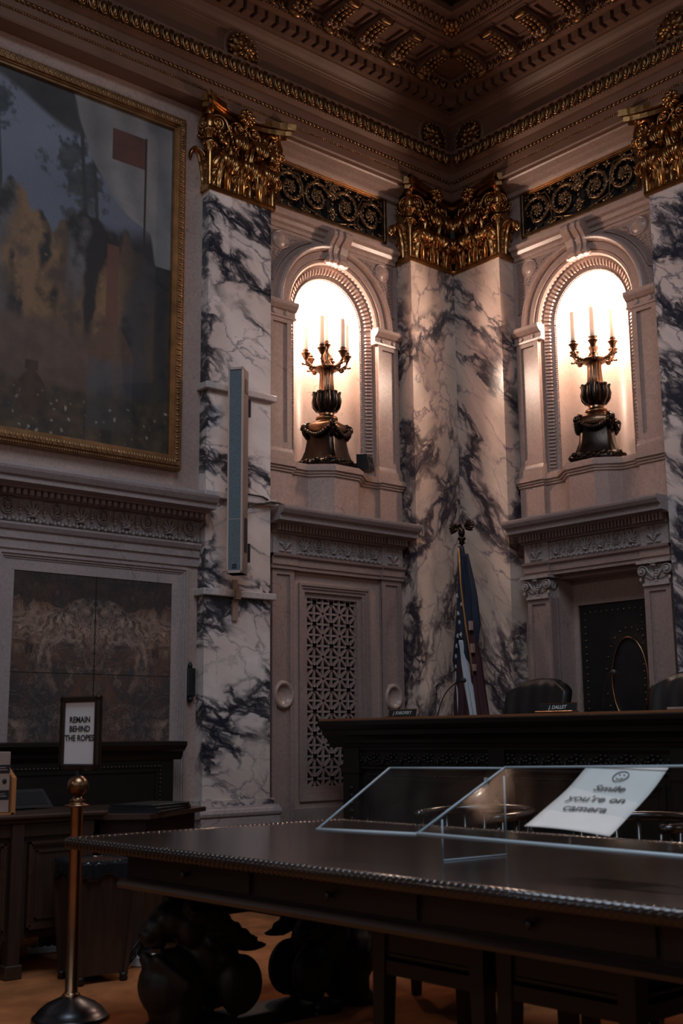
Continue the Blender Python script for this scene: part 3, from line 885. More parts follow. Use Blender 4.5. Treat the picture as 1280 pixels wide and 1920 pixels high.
    # shelf with its polygonal break over the pedestal
    def outline(ex):
        return [(.835 - ex * .3, 0), (.835 - ex * .3, .055 + ex), (1.115 + ex * .5, .055 + ex), (1.115 + ex * .5, .015 + ex), (BU - .31 - ex, .015 + ex), (BU - .23 - ex * .5, .10 + ex), (BU - .14 - ex * .4, .175 + ex),
                (BU + .14 + ex * .4, .175 + ex), (BU + .23 + ex * .5, .10 + ex), (BU + .31 + ex, .015 + ex), (2.155 - ex * .5, .015 + ex), (2.155 - ex * .5, .055 + ex), (2.435 + ex * .3, .055 + ex), (2.435 + ex * .3, 0)]
    b = wmb(Mx)
    b.prism(outline(0), 3.19, 3.545)
    b.build('pedestal', M['stone'], t)
    b = wmb(Mx)
    for ex, z0, z1 in ((.015, 3.54, 3.562), (.028, 3.562, 3.578), (.045, 3.585, 3.622), (.030, 3.578, 3.585), (.030, 3.622, 3.636), (.012, 3.636, 3.650)):
        b.prism(outline(ex), z0, z1)
    b.build('shelf_moulding', M['stone'], t)
    return t
niche_bay(ML, 'l'); niche_bay(MR, 'r')

# gilded scroll grilles over the niches
def scroll_grille(Mx, side):
    t = thing('scroll_grille', 'dark bronze scrollwork frieze panel above the ' + ('left' if side == 'l' else 'right') + ' lit niche', 'frieze panel', W(Mx, BU - .015, 0, 6.02), 'scrollwork panels above the niches')
    u0, u1, z0, z1 = .945, 2.295, 6.02, 6.455
    uc, zc = (u0 + u1) / 2, (z0 + z1) / 2
    b = wmb(Mx); b.box(u0, u1, -.075, -.06, z0, z1); b.build('back_panel', M['void'], t)
    b = wmb(Mx)
    for (a0, a1, c0, c1) in ((u0 - .01, u1 + .01, z1 - .008, z1 + .012), (u0 - .01, u1 + .01, z0 - .012, z0 + .012), (u0 - .012, u0 + .022, z0, z1), (u1 - .022, u1 + .012, z0, z1)):
        b.box(a0, a1, -.06, .018, c0, c1, bev=.004)
    for (a0, a1, c0, c1) in ((u0 + .02, u1 - .02, z1 - .022, z1 - .012), (u0 + .02, u1 - .02, z0 + .018, z0 + .026), (u0 + .03, u0 + .038, z0 + .02, z1 - .02), (u1 - .038, u1 - .03, z0 + .02, z1 - .02)):
        b.box(a0, a1, -.06, .006, c0, c1)
    fr_ = b.build('panel_frame', M['scroll_bronze'], t)
    b = wmb(Mx); b.box(u0, u1, -.02, .022, z1 - .004, z1 + .008); b.box(u0 + .02, u1 - .02, -.02, .008, z1 - .018, z1 - .012); b.build('gilded_edge', M['gold'], fr_)
    b = wmb(Mx)
    def leaflet(x, z, ang, l, wd):
        R = Matrix.Translation((x, -.012, z)) @ Matrix.Rotation(-ang, 4, 'Y')
        b.ball((l * .5, 0, 0), (l * .5, .014, wd), 6, 4, T=R)
    for s in (-1, 1):
        for k, (cx, cz, a0, dirn) in enumerate(((.185, 0.0, PI * .9, -1), (.495, 0.0, 0.15, 1))):
            x0 = uc + s * cx; z0_ = zc + cz
            sp_ = spiral(0, 0, .172, .045, a0, dirn * 1.55, 40)
            sp_ = [(x0 + s * p[0], -.022, z0_ + p[2]) for p in sp_]
            b.sweep(sp_, .019, .024, 6, taper=lambda q: 1.2 - .5 * q)
            for i in range(2, 40, 2):
                p, q = sp_[i], sp_[min(i + 1, 40)]
                an = math.atan2(q[2] - p[2], q[0] - p[0])
                if i < 34:
                    leaflet(p[0], p[2], an + .7 * dirn * s, .046, .011)
                    if i % 4 == 0: leaflet(p[0], p[2], an - .7 * dirn * s, .036, .010)
            rosette(b, (x0, -.02, z0_), .058, 7, dep=.018)
            rosette(b, (x0, -.008, z0_), .035, 6, dep=.014)
        # running stems and corner foliage
        st = [(uc, -.025, zc - .17), (uc + s * .05, -.025, zc - .19), (uc + s * .33, -.025, zc - .12), (uc + s * .35, -.025, zc + .08), (uc + s * .40, -.025, zc + .17), (uc + s * .60, -.025, zc + .165)]
        b.sweep(st, .012, .014, 6)
        for (x, z) in ((.02, .17), (.06, .18), (.33, .17), (.34, -.16), (.62, .17), (.62, -.17), (.36, 0), (.02, -.1), (.04, .08), (.64, 0), (.30, -.18), (.50, .19), (.20, .19), (.20, -.19), (.52, -.19)):
            for j in range(4):
                leaflet(uc + s * x, zc + z, j * 1.5 + x * 9, .050, .014)
    for q in range(7):
        b.ball((uc, -.015, zc - .16 + q * .05), (.030 - .012 * abs(sin(q * 1.5)), .024, .022), 8, 5)
    rosette(b, (uc, -.01, zc + .12), .045, 6, dep=.018)
    b.build('scrollwork', M['scroll_bronze'], t)
scroll_grille(ML, 'l'); scroll_grille(MR, 'r')

# ------------------------------------------------------------------ carved friezes
def palmette(b, u, d, z, h):
    for i in range(-3, 4):
        a = i * .40
        l = h * (.78 - .055 * i * i)
        R = Matrix.Translation((u, d, z + h * .16)) @ Matrix.Rotation(a, 4, 'Y')
        b.ball((0, .0, l * .56), (h * .062, .026, l * .46), 8, 6, T=R)
    b.ball((u, d + .004, z + h * .14), (h * .16, .030, h * .08), 8, 5)
    for s in (-1, 1): b.ball((u + s * h * .17, d, z + h * .10), (h * .10, .022, h * .05), 6, 4)
def ros_motif(b, u, d, z, h):
    rosette(b, (u, d, z + h * .55), h * .20, 6, dep=.02)
    for r in (.27, .36):
        b.sweep([(u + h * r * cos(a) * .95, d, z + h * .55 + h * r * 1.15 * sin(a)) for a in [2 * PI * k / 20 for k in range(20)]], h * .026, .018, 5, closed=True)
def bud(b, u, d, z, h):
    for k, (q, r) in enumerate(((.25, .07), (.42, .085), (.58, .06), (.72, .075), (.86, .05))):
        b.ball((u, d, z + h * q), (h * r, .020, h * .09), 6, 4)
def carved_run(b, u0, u1, d, z0, z1, n, first=0):
    h = (z1 - z0)
    w_ = (u1 - u0) / n
    for i in range(n):
        u = u0 + w_ * (i + .5)
        (palmette if (first + i) % 3 != 1 and n < 8 or (n >= 8 and (first + i) % 2) else ros_motif)(b, u, d, z0 + h * .20, h * .80)
        if i: bud(b, u0 + w_ * i, d, z0 + h * .20, h * .78)
    m = int((u1 - u0) / (h * .16))
    for i in range(m):
        u = u0 + (u1 - u0) * (i + .5) / m
        b.ball((u, d, z0 + h * (.10 + .045 * (i % 2))), (h * .075, .024, h * .085), 6, 4)
        b.ball((u, d, z0 + h * .2), (h * .03, .012, h * .05), 5, 4)
def corner_block(b, u, d, z, h):
    for s in (-1, 1):
        for k in range(5):
            a = s * (.30 + k * .27)
            R = Matrix.Translation((u + s * .01, d, z + h * (.18 + .06 * k))) @ Matrix.Rotation(a, 4, 'Y')
            b.ball((0, 0, h * .18), (h * .062, .024, h * .20), 8, 5, T=R)
        rosette(b, (u + s * h * .32, d, z + h * .86), h * .09, 5, dep=.010)
        for k in range(3): b.ball((u + s * h * (.1 + .13 * k), d, z + h * .08), (h * .08, .016, h * .06), 6, 4)
    for k in range(5): b.ball((u, d, z + h * (.2 + .13 * k)), (h * (.10 - .015 * k), .016, h * .07), 6, 4)
    rosette(b, (u, d, z + h * .9), h * .12, 6, dep=.014)
def stone_capital(b, u0, u1, d, z0, z1):
    uc = (u0 + u1) / 2; h = z1 - z0; w_ = u1 - u0
    b.box(u0, u1, 0, d, z0, z1 - .03)
    b.box(u0 - .045, u1 + .045, 0, d + .05, z1 - .025, z1)
    b.box(u0 - .012, u1 + .012, 0, d + .015, z0 - .012, z0 + .012)
    for s in (-1, 1):
        e = uc + s * (w_ / 2 + .005)
        sp_ = [(e + s * p[0], p[1], z1 - .085 + p[2]) for p in spiral(0, 0, .052, .008, PI, -1.9, 30, d + .012, d + .03)]
        b.sweep([(uc + s * .02, d + .008, z0 + .05), (uc + s * .06, d + .010, z0 + .10)] + sp_, .009, .02, 6)
        b.ball((e, d + .035, z1 - .085), .012, 8, 5); b.ball((e + s * .02, d + .02, z1 - .155), (.013, .013, .02), 6, 4)
        for k in range(4):
            R = Matrix.Translation((uc + s * .02, d, z0 + .03)) @ Matrix.Rotation(s * (.2 + .3 * k), 4, 'Y')
            b.ball((0, 0, .055), (.014, .014, .05), 6, 4, T=R)
        # return volute on the opening side
        b.sweep([(e + s * .004, d * .5 + p[0], z1 - .085 + p[2]) for p in spiral(0, 0, .05, .008, PI, -1.9, 24)], .012, .010, 6, up=(1, 0, 0))
    rosette(b, (uc, d + .035, z1 - .025), .035, 6, dep=.02)
    for k in range(6): b.ball((uc, d + .004, z0 + .025 + .022 * k), (.018, .012, .012), 6, 4)
def frame_rect(b, u0, u1, z0, z1, steps):
    """nested rectangular moulding: steps = (inset, width, d0, d1)"""
    for ins, wd, d0, d1 in steps:
        a0, a1, c0, c1 = u0 + ins, u1 - ins, z0 + ins, z1 - ins
        b.box(a0, a1, d0, d1, c1 - wd, c1); b.box(a0, a1, d0, d1, c0, c0 + wd)
        b.box(a0, a0 + wd, d0, d1, c0 + wd, c1 - wd); b.box(a1 - wd, a1, d0, d1, c0 + wd, c1 - wd)
def lower_bay(Mx, left):
    e = .05 if left else .115
    lab = 'stone surround with carved frieze framing the ' + ('pierced grille left of the flag' if left else 'studded leather door right of the flag')
    t = thing('grille_surround' if left else 'door_surround', lab, 'door surround', W(Mx, BU, e / 2, .45))
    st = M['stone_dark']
    P = [(.865, 1.105), (2.13, 2.365)] if left else [(.935, 1.185), (2.185, 2.435)]
    for (a0, a1) in P:
        b = wmb(Mx)
        zt = 2.70 if left else 2.495
        dd = e if left else .13
        b.box(a0, a1, 0, dd - .015, .45, zt)
        for (x0, x1, z0, z1) in ((a0, a0 + .045, .45, zt), (a1 - .045, a1, .45, zt), (a0 + .045, a1 - .045, zt - .055, zt), (a0 + .045, a1 - .045, .45, .62)):
            b.box(x0, x1, dd - .02, dd, z0, z1)
        if not left:
            s_ = a1 if a0 < BU else a0
            sg = 1 if a0 < BU else -1
            b.box(min(s_, s_ + sg * .008), max(s_, s_ + sg * .008), .01, .03, .45, zt); b.box(min(s_, s_ + sg * .008), max(s_, s_ + sg * .008), dd - .03, dd - .005, .45, zt)
        pl = b.build('pilaster', st, t)
        if left:
            b = wmb(Mx)
            b.lathe([(.0, .004), (.068, .004), (.072, .022), (.085, .034), (.098, .030), (.106, .012), (.108, .0)], 32, T=Matrix.Translation(((a0 + a1) / 2, dd - .012, 1.632)) @ Matrix.Rotation(-PI / 2, 4, 'X') @ Matrix.Diagonal((1, 1.12, 1, 1)))
            b.build('roundel', M['stone'], pl)
        else:
            b = wmb(Mx); stone_capital(b, a0 + .01, a1 - .01, dd + .005, 2.495, 2.690); b.build('capital', M['carved'], pl)
    A0, A1 = (.845, 2.385) if left else (.905, 2.455)
    b = wmb(Mx)
    z0 = 2.69
    b.run([(-.05, z0), (e, z0), (e, z0 + .03), (e + .012, z0 + .034), (e + .012, z0 + .09), (e + .035, z0 + .105), (e + .04, z0 + .125), (0, z0 + .13)], A0, A1)
    for (a0, a1) in P:
        b.run([(0, z0), (e + .02, z0), (e + .02, z0 + .03), (e + .032, z0 + .034), (e + .032, z0 + .09), (e + .055, z0 + .105), (e + .06, z0 + .125), (0, z0 + .13)], a0 - .02, a1 + .02)
    b.build('architrave', st, t)
    b = wmb(Mx)
    f0, f1 = 2.82, 2.995
    b.box(A0, A1, 0, e, f0, f1)
    for (a0, a1) in P: b.box(a0 - .01, a1 + .01, 0, e + .018, f0, f1)
    carved_run(b, P[0][1] + .02, P[1][0] - .02, e + .004, f0, f1, 6)
    for (a0, a1) in P: corner_block(b, (a0 + a1) / 2, e + .022, f0 + .01, f1 - f0 - .015)
    b.build('carved_frieze', M['carved'], t)
    b = wmb(Mx)
    n = 44
    b.box(A0, A1, 0, e + .05, 2.99, 3.07)
    for i in range(n):
        u = A0 + (A1 - A0) * (i + .25) / n
        ex = .02 if any(a0 - .01 < u < a1 for a0, a1 in P) else 0
        b.box(u, u + (A1 - A0) / n * .55, 0, e + .09 + ex, 3.005, 3.06)
    b.build('dentil_course', st, t)
    b = wmb(Mx)
    b.run([(0, 3.06), (e + .10, 3.06), (e + .11, 3.07), (e + .19, 3.075), (e + .19, 3.118), (e + .20, 3.122), (e + .225, 3.13), (e + .245, 3.158), (e + .25, 3.175), (e + .25, 3.192), (0, 3.20)], A0 - .03 if left else A0 - .05, A1 + .05)
    b.build('cornice', M['stone_grey'], t)
    if left:
        b = wmb(Mx)
        frame_rect(b, 1.225, 2.045, .755, 2.595, ((0, .022, -.02, .018), (.022, .022, -.02, .006), (.044, .030, -.03, -.006), (.074, .045, -.05, -.03)))
        b.box(1.12, 2.12, 0, .022, .53, .70); b.box(1.10, 2.14, 0, .04, .45, .53)
        b.build('grille_frame', st, t)
        g = wmb(Mx)
        cs = .1885; g0, g1 = 1.345, 1.925; nz = 9; z0 = .84
        for i in range(7):
            u = g0 + (g1 - g0) * i / 6; hw = .010
            g.box(u - hw, u + hw, -.075, -.05, z0, 2.53)
        for j in range(nz * 2 + 1):
            z = z0 + cs * j / 2
            if z < 2.53: g.box(g0 - .02, g1 + .02, -.075, -.052, z - .010, z + .010)
        cw = (g1 - g0) / 3
        for i in range(3):
            for j in range(nz):
                cx, cz = g0 + cw * (i + .5), z0 + cs * (j + .5)
                for s in (-1, 1):
                    T = Matrix.Translation((cx, 0, cz)) @ Matrix.Rotation(s * math.atan2(cw, cs), 4, 'Y')
                    L = math.hypot(cw, cs) / 2
                    g.box(-.011, .011, -.075, -.048, -L, L, T=T)
                g.lathe([(.0, -.048), (.030, -.048), (.030, -.075)], 8, T=Matrix.Translation((cx, 0, cz)) @ Matrix.Rotation(PI / 2, 4, 'X') @ Matrix.Scale(-1, 4, (0, 0, 1)))
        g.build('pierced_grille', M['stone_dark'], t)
        g = wmb(Mx); g.box(1.23, 2.04, -.19, -.17, .77, 2.58); g.build('dark_backing', M['void'], t)
    return t
lower_bay(ML, True); lower_bay(MR, False)

# studded leather door with its oval window
d = MB(); d.T = MR
d.box(1.245, 1.96, -.255, -.215, .46, 2.425)
door = struct(d.build('door_1', M['leather_door']))
d = wmb(MR)
OU, OZ, OA, OB = 1.765, 1.74, .185, .37
for k in range(31):
    z = .55 + k * .060
    for u in (1.305, 1.905): d.ball((u, -.212, z), .0095, 6, 4)
for k in range(1, 10): d.ball((1.305 + .6 * k / 10, -.212, 2.36), .0095, 6, 4)
for k in range(26):
    a = 2 * PI * k / 26
    d.ball((OU + (OA + .075) * cos(a), -.212, OZ + (OB + .085) * sin(a)), .0095, 6, 4)
d.build('brass_stud', M['brass'], door)['kind'] = 'stuff'
d = wmb(MR); d.sweep([(OU + OA * cos(a), -.205, OZ + OB * sin(a)) for a in [2 * PI * k / 48 for k in range(48)]], .010, .022, 8, closed=True); d.build('oval_window_rim', M['brass_old'], door)
d = wmb(MR); d.prism([(OU + OA * cos(a), OZ + OB * sin(a)) for a in [2 * PI * k / 40 for k in range(40)]], -.214, -.209, axis=1); d.build('oval_window_glass', M['leather'], door)

# ------------------------------------------------------------------ candelabra in the niches
def candelabrum(Mx, label, rot):
    D0 = -.09
    t = thing('candelabrum', label, 'candelabra', W(Mx, BU, D0, 3.65), 'candelabra in the lit niches')
    B = Matrix.Translation((BU, D0, 3.65)) @ Matrix.Rotation(rot, 4, 'Z')
    def nb():
        m = MB(); m.T = lambda p: Mx @ (B @ Vector((p[0], p[1], p[2] if p[2] < .44 else .44 + (p[2] - .44) * .86))); return m
    b = nb()
    def tri(a, z, n=3):   # rounded triangular/square plan
        return 1 + .10 * abs(cos(2 * a)) ** 3
    sq = lambda a, z: (1 / max(abs(cos(a)), abs(sin(a)))) ** .75
    b.lathe([(.215, 0), (.235, .01), (.24, .04), (.222, .07), (.20, .085)], 32, flute=sq)
    b.lathe([(.195, .08), (.178, .12), (.158, .18), (.146, .26), (.140, .33), (.142, .345), (.15, .35)], 32, flute=sq)
    foot = b.build('base', M['bronze'], t)
    b = nb()
    for i in range(36):
        a = i * PI / 18; r = .225 * sq(a, 0)
        b.ball((r * cos(a), r * sin(a), .05 + .012 * sin(i * 2.1)), (.030, .030, .026), 6, 4)
    b.build('base_wreath', M['bronze'], foot)
    b = nb()
    for k in range(4):
        a0 = PI / 4 + k * PI / 2
        r0 = .205
        b.lathe([(.0, -.03), (.036, -.025), (.042, 0), (.036, .025), (.0, .03)], 10, T=Matrix.Translation((r0 * cos(a0), r0 * sin(a0), .395)) @ Matrix.Rotation(a0, 4, 'Z') @ Matrix.Rotation(PI / 2, 4, 'X'))
        b.sweep([(.15 * cos(a0), .15 * sin(a0), .42), (.19 * cos(a0), .19 * sin(a0), .43), (.22 * cos(a0), .22 * sin(a0), .40), (.21 * cos(a0), .21 * sin(a0), .34), (.18 * cos(a0), .18 * sin(a0), .30)], .026, .02, 6)
        for i in range(13):
            q = i / 12; a = a0 + q * PI / 2; r = .175 * sq(a, 0)
            b.ball((r * cos(a), r * sin(a), .385 - .075 * sin(q * PI)), (.024, .024, .022), 6, 4)
    b.build('garland', M['bronze'], foot)
    b = nb()
    b.lathe([(.15, .35), (.16, .37), (.16, .42), (.14, .435), (.115, .45), (.105, .465)], 32, flute=lambda a, z: sq(a, z) ** .8)
    b.lathe([(.085, .465), (.098, .475), (.104, .495), (.098, .515), (.075, .525), (.062, .54), (.072, .555), (.055, .565)], 28)
    b.build('collar_disc', M['bronze_gold'], t)
    b = nb()
    b.lathe([(.045, .56), (.085, .575), (.108, .61), (.118, .66), (.112, .72), (.098, .76), (.104, .775), (.10, .79)], 32, flute=lambda a, z: 1 + .04 * cos(10 * a))
    ur = b.build('urn', M['bronze'], t)
    b = nb()
    for k in range(10):
        a = k * PI / 5
        T = Matrix.Rotation(a, 4, 'Z')
        b.sweep([(.09, 0, .585), (.118, 0, .63), (.126, 0, .69), (.116, 0, .74), (.122, 0, .775), (.135, 0, .785)], .024, .012, 6, up=(1, 0, 0), T=T, taper=lambda q: .6 + .8 * sin(PI * (.15 + .8 * q)))
    b.build('urn_leaf', M['bronze'], ur)
    b = nb()
    b.lathe([(.085, .78), (.074, .80), (.068, .88), (.064, .95), (.064, 1.0), (.075, 1.02), (.085, 1.03)], 64, flute=lambda a, z: 1 - .10 * (.5 + .5 * cos(14 * a)))
    b.build('fluted_column', M['bronze_gold'], t)
    b = nb()
    b.lathe([(.07, 1.02), (.10, 1.035), (.112, 1.05), (.114, 1.065), (.10, 1.075), (.07, 1.085), (.05, 1.10), (.03, 1.16), (.045, 1.20), (.03, 1.23), (.024, 1.27), (.0, 1.275)], 32, flute=lambda a, z: 1 + .03 * cos(20 * a))
    b.build('bowl', M['bronze_gold'], t)
    spots = [(k * 2 * PI / 6 + .35, .20, 1.165 + (.0 if k % 2 else .01), True) for k in range(6)] + [(0, 0.0, 1.285, True)]
    for k, (a, r, zc, c) in enumerate(spots):
        T = Matrix.Rotation(a, 4, 'Z')
        b = nb()
        if r:
            b.sweep([(.03, 0, 1.12), (.06, 0, 1.075), (.105, 0, 1.06), (.15, 0, 1.075), (r - .008, 0, 1.115), (r, 0, zc - .02)], .016, .014, 8, T=T, taper=lambda q: 1.2 - .35 * q)
            for q in range(6):
                x = .06 + q * .024
                b.ball((x, 0, 1.055 + (x - .09) ** 2 * 3.2), (.018, .022, .016), 6, 4, T=T)
            b.sweep([(r * .72 + p[0], 0, 1.05 + p[2]) for p in spiral(0, 0, .028, .006, PI / 2, -1.4, 14)], .008, .012, 6, T=T)
            b.ball((r + .03, 0, 1.09), .013, 6, 4, T=T); b.sweep([(r - .02, 0, 1.10), (r + .015, 0, 1.08), (r + .03, 0, 1.09)], .008, .008, 6, T=T)
        Tc = T @ Matrix.Translation((r, 0, 0))
        b.lathe([(.012, zc - .03), (.020, zc - .015), (.030, zc + .01), (.036, zc + .03), (.045, zc + .036), (.045, zc + .043), (.028, zc + .048), (.02, zc + .062), (.03, zc + .068), (.03, zc + .075), (.018, zc + .082), (.02, zc + .10), (.0, zc + .10)], 16, T=Tc, flute=lambda a_, z: 1)
        arm = b.build('arm', M['bronze_gold'], t)
        b = nb()
        b.lathe([(.0235, zc + .085), (.0225, zc + .385), (.016, zc + .40), (.0, zc + .402)], 12, T=Tc)
        b.build('candle', M['candle'], arm)
    return t
candelabrum(ML, 'bronze candelabrum in the left niche, black box beside its base', .32)
candelabrum(MR, 'bronze candelabrum in the right niche above the leather door', -.45)
b = wmb(ML)
T = Matrix.Translation((1.375, .125, 3.65)) @ Matrix.Rotation(.35, 4, 'Z')
b.prism([(-.05, 0), (.075, 0), (.075, .05), (.055, .145), (-.05, .155)], -.055, .055, axis=0, T=T)
sb = b.build('spotlight_box', M['black'])
tag(sb, 'small black wedge box beside the left candelabrum base', 'spotlight')
b = wmb(ML); b.box(-.04, .04, .066, .072, .06, .12, T=T); b.box(-.03, .03, .074, .079, .012, .03, T=T); b.build('box_panel', M['steel_dark'], sb)

# ------------------------------------------------------------------ left wall: painting, frieze, marble panel
LB = .10
def LW(u, d, z): return Vector((-u, -d, z))
pt_ = thing('framed_painting', 'huge landscape painting in a gilded frame filling the upper left wall', 'painting', LW(4.9, LB, 3.4))
PU0, PU1, PZ0, PZ1 = 3.485, 6.3, 3.48, 6.265
def pcol(u, v):
    """pigment of a plain landscape; u 0 (right edge) .. 2.8 m leftwards, v height above the lower edge"""
    N = lambda s, a=0, o=4: noise.fractal(Vector((u * s + a, v * s * 1.0, a)), .9, 2.0, o)
    def mixp(a, b, t):
        t = max(0, min(1, t)); return tuple(x + (y - x) * t for x, y in zip(a, b))
    sst = lambda e0, e1, x: (lambda t: t * t * (3 - 2 * t))(max(0, min(1, (x - e0) / (e1 - e0))))
    c = mixp((.10, .112, .15), (.15, .165, .215), sst(1.9, 2.5, v) + .3 * N(1.2))
    # trees
    tr = .56 * math.exp(-((u - .84) / .27) ** 2 - ((v - 2.10) / .40) ** 2) + .64 * math.exp(-((u - 1.58) / .22) ** 2 - ((v - 2.52) / .20) ** 2) + .34 * N(5.5, 3, 8) + .12 * N(22, 5, 3)
    c = mixp(c, mixp((.030, .037, .042), (.060, .067, .072), .5 + N(9, 2, 5)), sst(.24, .42, tr))
    for ux in (1.50, 1.60, .80, .70):
        c = mixp(c, (.035, .033, .035), sst(.022, .010, abs(u - ux - .03 * sin(v * 3))) * (v > 1.7) * (v < 2.55))
    # dark swag at the top
    c = mixp(c, mixp((.028, .029, .032), (.048, .047, .050), .5 + N(3, 5)), sst(-.03, .04, v - (2.49 + .24 * (u - .85) + .06 * sin(u * 5))) * (u > .5))
    if u < .60: c = mixp(c, (.018, .019, .022), sst(1.98, 1.74, v + .30 * u))
    # pale hanging cloth
    K = ((1.76, .0), (1.82, .22), (1.90, .40), (2.05, .57), (2.35, .77), (2.80, .92))
    edge = -.2
    for (v0, e0), (v1, e1) in zip(K, K[1:]):
        if v0 <= v <= v1: edge = e0 + (e1 - e0) * (v - v0) / (v1 - v0)
    if u < .2 and 1.55 < v < 1.9: edge = max(edge, .21 - .2 * (1.9 - v))
    fold = .50 + .34 * sin(22 * (u - edge * .6) + 2.5 * v) * (.5 + .5 * noise.noise(Vector((u * 3, v, 4)))) + .35 * N(2.6, 8, 4)
    c = mixp(c, mixp((.085, .085, .092), (.23, .22, .22), fold), sst(-.012, .014, edge + .010 * noise.noise(Vector((v * 6, 2, 1))) - u))
    # red brown panel and a thin pole before the cloth
    if .255 < u < .56 and 2.345 < v < 2.615: c = mixp((.090, .038, .030), (.062, .028, .024), .5 + N(6, 2))
    c = mixp(c, (.022, .018, .017), sst(.011, .006, abs(u - .25)) * (v > 1.2) * (v < 2.62))
    # ochre and brown rocks in the middle distance
    band = 1.80 + .20 * noise.noise(Vector((u * 3.3, 1, 2))) + .10 * noise.noise(Vector((u * 11, 4, 2))) - .22 * sst(.75, .0, u)
    if v < band:
        q = N(6, 11, 6)
        ux = u + .04 * sin(v * 4 + 1) + .05 * noise.noise(Vector((u * 3, v * 2, 8)))
        st_ = noise.noise(Vector((ux * 8.0, v * .9, 5)))
        tone = noise.noise(Vector((ux * 3.1 + 3, v * .8, 1.5)))
        rock = mixp((.060, .042, .034), (.175, .102, .052), .5 + 1.1 * tone + .9 * q)
        rock = mixp(rock, (.11, .10, .105), sst(.15, .45, noise.noise(Vector((ux * 2.6 + 9, v * .6, 7.5)))))
        rock = mixp(rock, (.018, .017, .018), sst(-.05, .38, st_ + .35 * q))
        rock = mixp(rock, (.21, .13, .065), .6 * sst(.30, .6, noise.noise(Vector((u * 22, v * 22, 2)))) * sst(.0, .25, tone))
        rock = mixp(rock, (.018, .020, .025), sst(.62, .30, u) * .85)
        c = mixp(c, rock, sst(band, band - .06, v + .05 * q))
        if .47 < u < .58 and .95 < v < 1.62: c = mixp(c, (.105, .046, .036), .85)
    # ground plane
    if v < .98 and u > .62: c = mixp(c, mixp((.078, .050, .038), (.105, .068, .052), .5 + N(7, 4)), sst(.98, .80, v + .10 * N(3, 9)) * sst(.60, .72, u))
    # grey and brown boulder at the front right
    bx = 1 - ((u - .52) / .20) ** 2
    if bx > 0 and .12 < v < .72 + .26 * bx: c = mixp(c, mixp((.060, .062, .070), (.088, .052, .038), sst(.62, .72, v) + .4 * N(4, 3)), .85 if u > .5 else .55)
    gl = .46 + .05 * N(4, 6)
    if v < gl:
        f = mixp((.020, .019, .015), (.072, .048, .028), .42 + .95 * N(8, 14, 6))
        c = mixp(c, f, sst(gl, gl - .10, v) * (.9 if bx < 0 else .5))
    jar = .12 * (1 - ((v - .30) / .19) ** 2) if abs(v - .30) < .17 else (.05 if .46 < v < .54 else -1)
    if abs(u - 1.17) < jar: c = mixp((.038, .020, .014), (.055, .032, .022), .5 + N(9, 2))
    if v < .34:
        fl_ = noise.noise(Vector((u * 31, v * 31, 3.3)))
        if fl_ > .52: c = mixp(c, (.26, .23, .20), (fl_ - .52) * 6)
    ca = 1 + .10 * noise.noise(Vector((u * 60, v * 60, 0)))
    return tuple(max(.002, x * ca * 1.22) for x in c)
def painting():
    NX, NZ = 300, 300
    me = bpy.data.meshes.new('canvas')
    off = wloc(pt_)
    vs, fs, cols = [], [], []
    for i in range(NX + 1):
        for j in range(NZ + 1):
            u = PU0 + (PU1 - PU0) * i / NX; z = PZ0 + (PZ1 - PZ0) * j / NZ
            vs.append(tuple(LW(u, LB + .03, z) - off))
            cols.append(pcol(u - PU0, z - PZ0))
    for i in range(NX):
        for j in range(NZ):
            a = i * (NZ + 1) + j
            fs.append((a, a + 1, a + NZ + 2, a + NZ + 1))
    n0 = len(vs)
    vs += [tuple(LW(u, LB, z) - off) for u in (PU0, PU1) for z in (PZ0, PZ1)]
    fs.append((n0, n0 + 2, n0 + 3, n0 + 1)); cols += [(.05, .05, .05)] * 4
    me.from_pydata(vs, [], fs)
    ca = me.color_attributes.new('pigment', 'FLOAT_COLOR', 'POINT')
    ca.data.foreach_set('color', [x for c in cols for x in (*c, 1.0)])
    m, nt, bs = new_mat('oil_paint')
    at = nd(nt, 'ShaderNodeAttribute', attribute_name='pigment')
    nt.links.new(at.outputs['Color'], bs.inputs['Base Color'])
    bs.inputs['Roughness'].default_value = .55
    me.materials.append(m)
    o = bpy.data.objects.new('canvas', me); C.objects.link(o); o.parent = pt_
painting()
b = wmb(ML)
d0 = LB
frame_rect(b, PU0 - .115, PU1 + .115, PZ0 - .115, PZ1 + .115, ((0, .018, d0, d0 + .06), (.018, .014, d0, d0 + .075), (.032, .050, d0, d0 + .095), (.082, .012, d0, d0 + .075), (.094, .022, d0, d0 + .062)))
b.build('frame', M['gold_frame'], pt_)
b = wmb(ML)
n = 64
for i in range(n):
    q = (i + .5) / n
    for (zz) in (PZ0 - .058, PZ1 + .058):
        u = PU0 - .06 + (PU1 - PU0 + .12) * q
        b.ball((u, d0 + .095, zz), (.012, .014, .024), 6, 4)
        b.ball((u + .022, d0 + .093, zz), (.006, .010, .022), 5, 4)
    for uu in (PU0 - .058,):
        z = PZ0 - .06 + (PZ1 - PZ0 + .12) * q
        b.ball((uu, d0 + .095, z), (.024, .014, .012), 6, 4)
        b.ball((uu, d0 + .093, z + .022), (.022, .010, .006), 5, 4)
bead_row(b, PU0 - .1, PU1 + .1, d0 + .078, PZ0 - .104, .007, .02); bead_row(b, PU0 - .1, PU1 + .1, d0 + .078, PZ1 + .104, .007, .02)
for k in range(140): b.ball((PU0 - .104, d0 + .078, PZ0 - .1 + k * (PZ1 - PZ0 + .2) / 140), .007, 6, 4)
b.build('frame_ornament', M['gold_frame'], pt_)

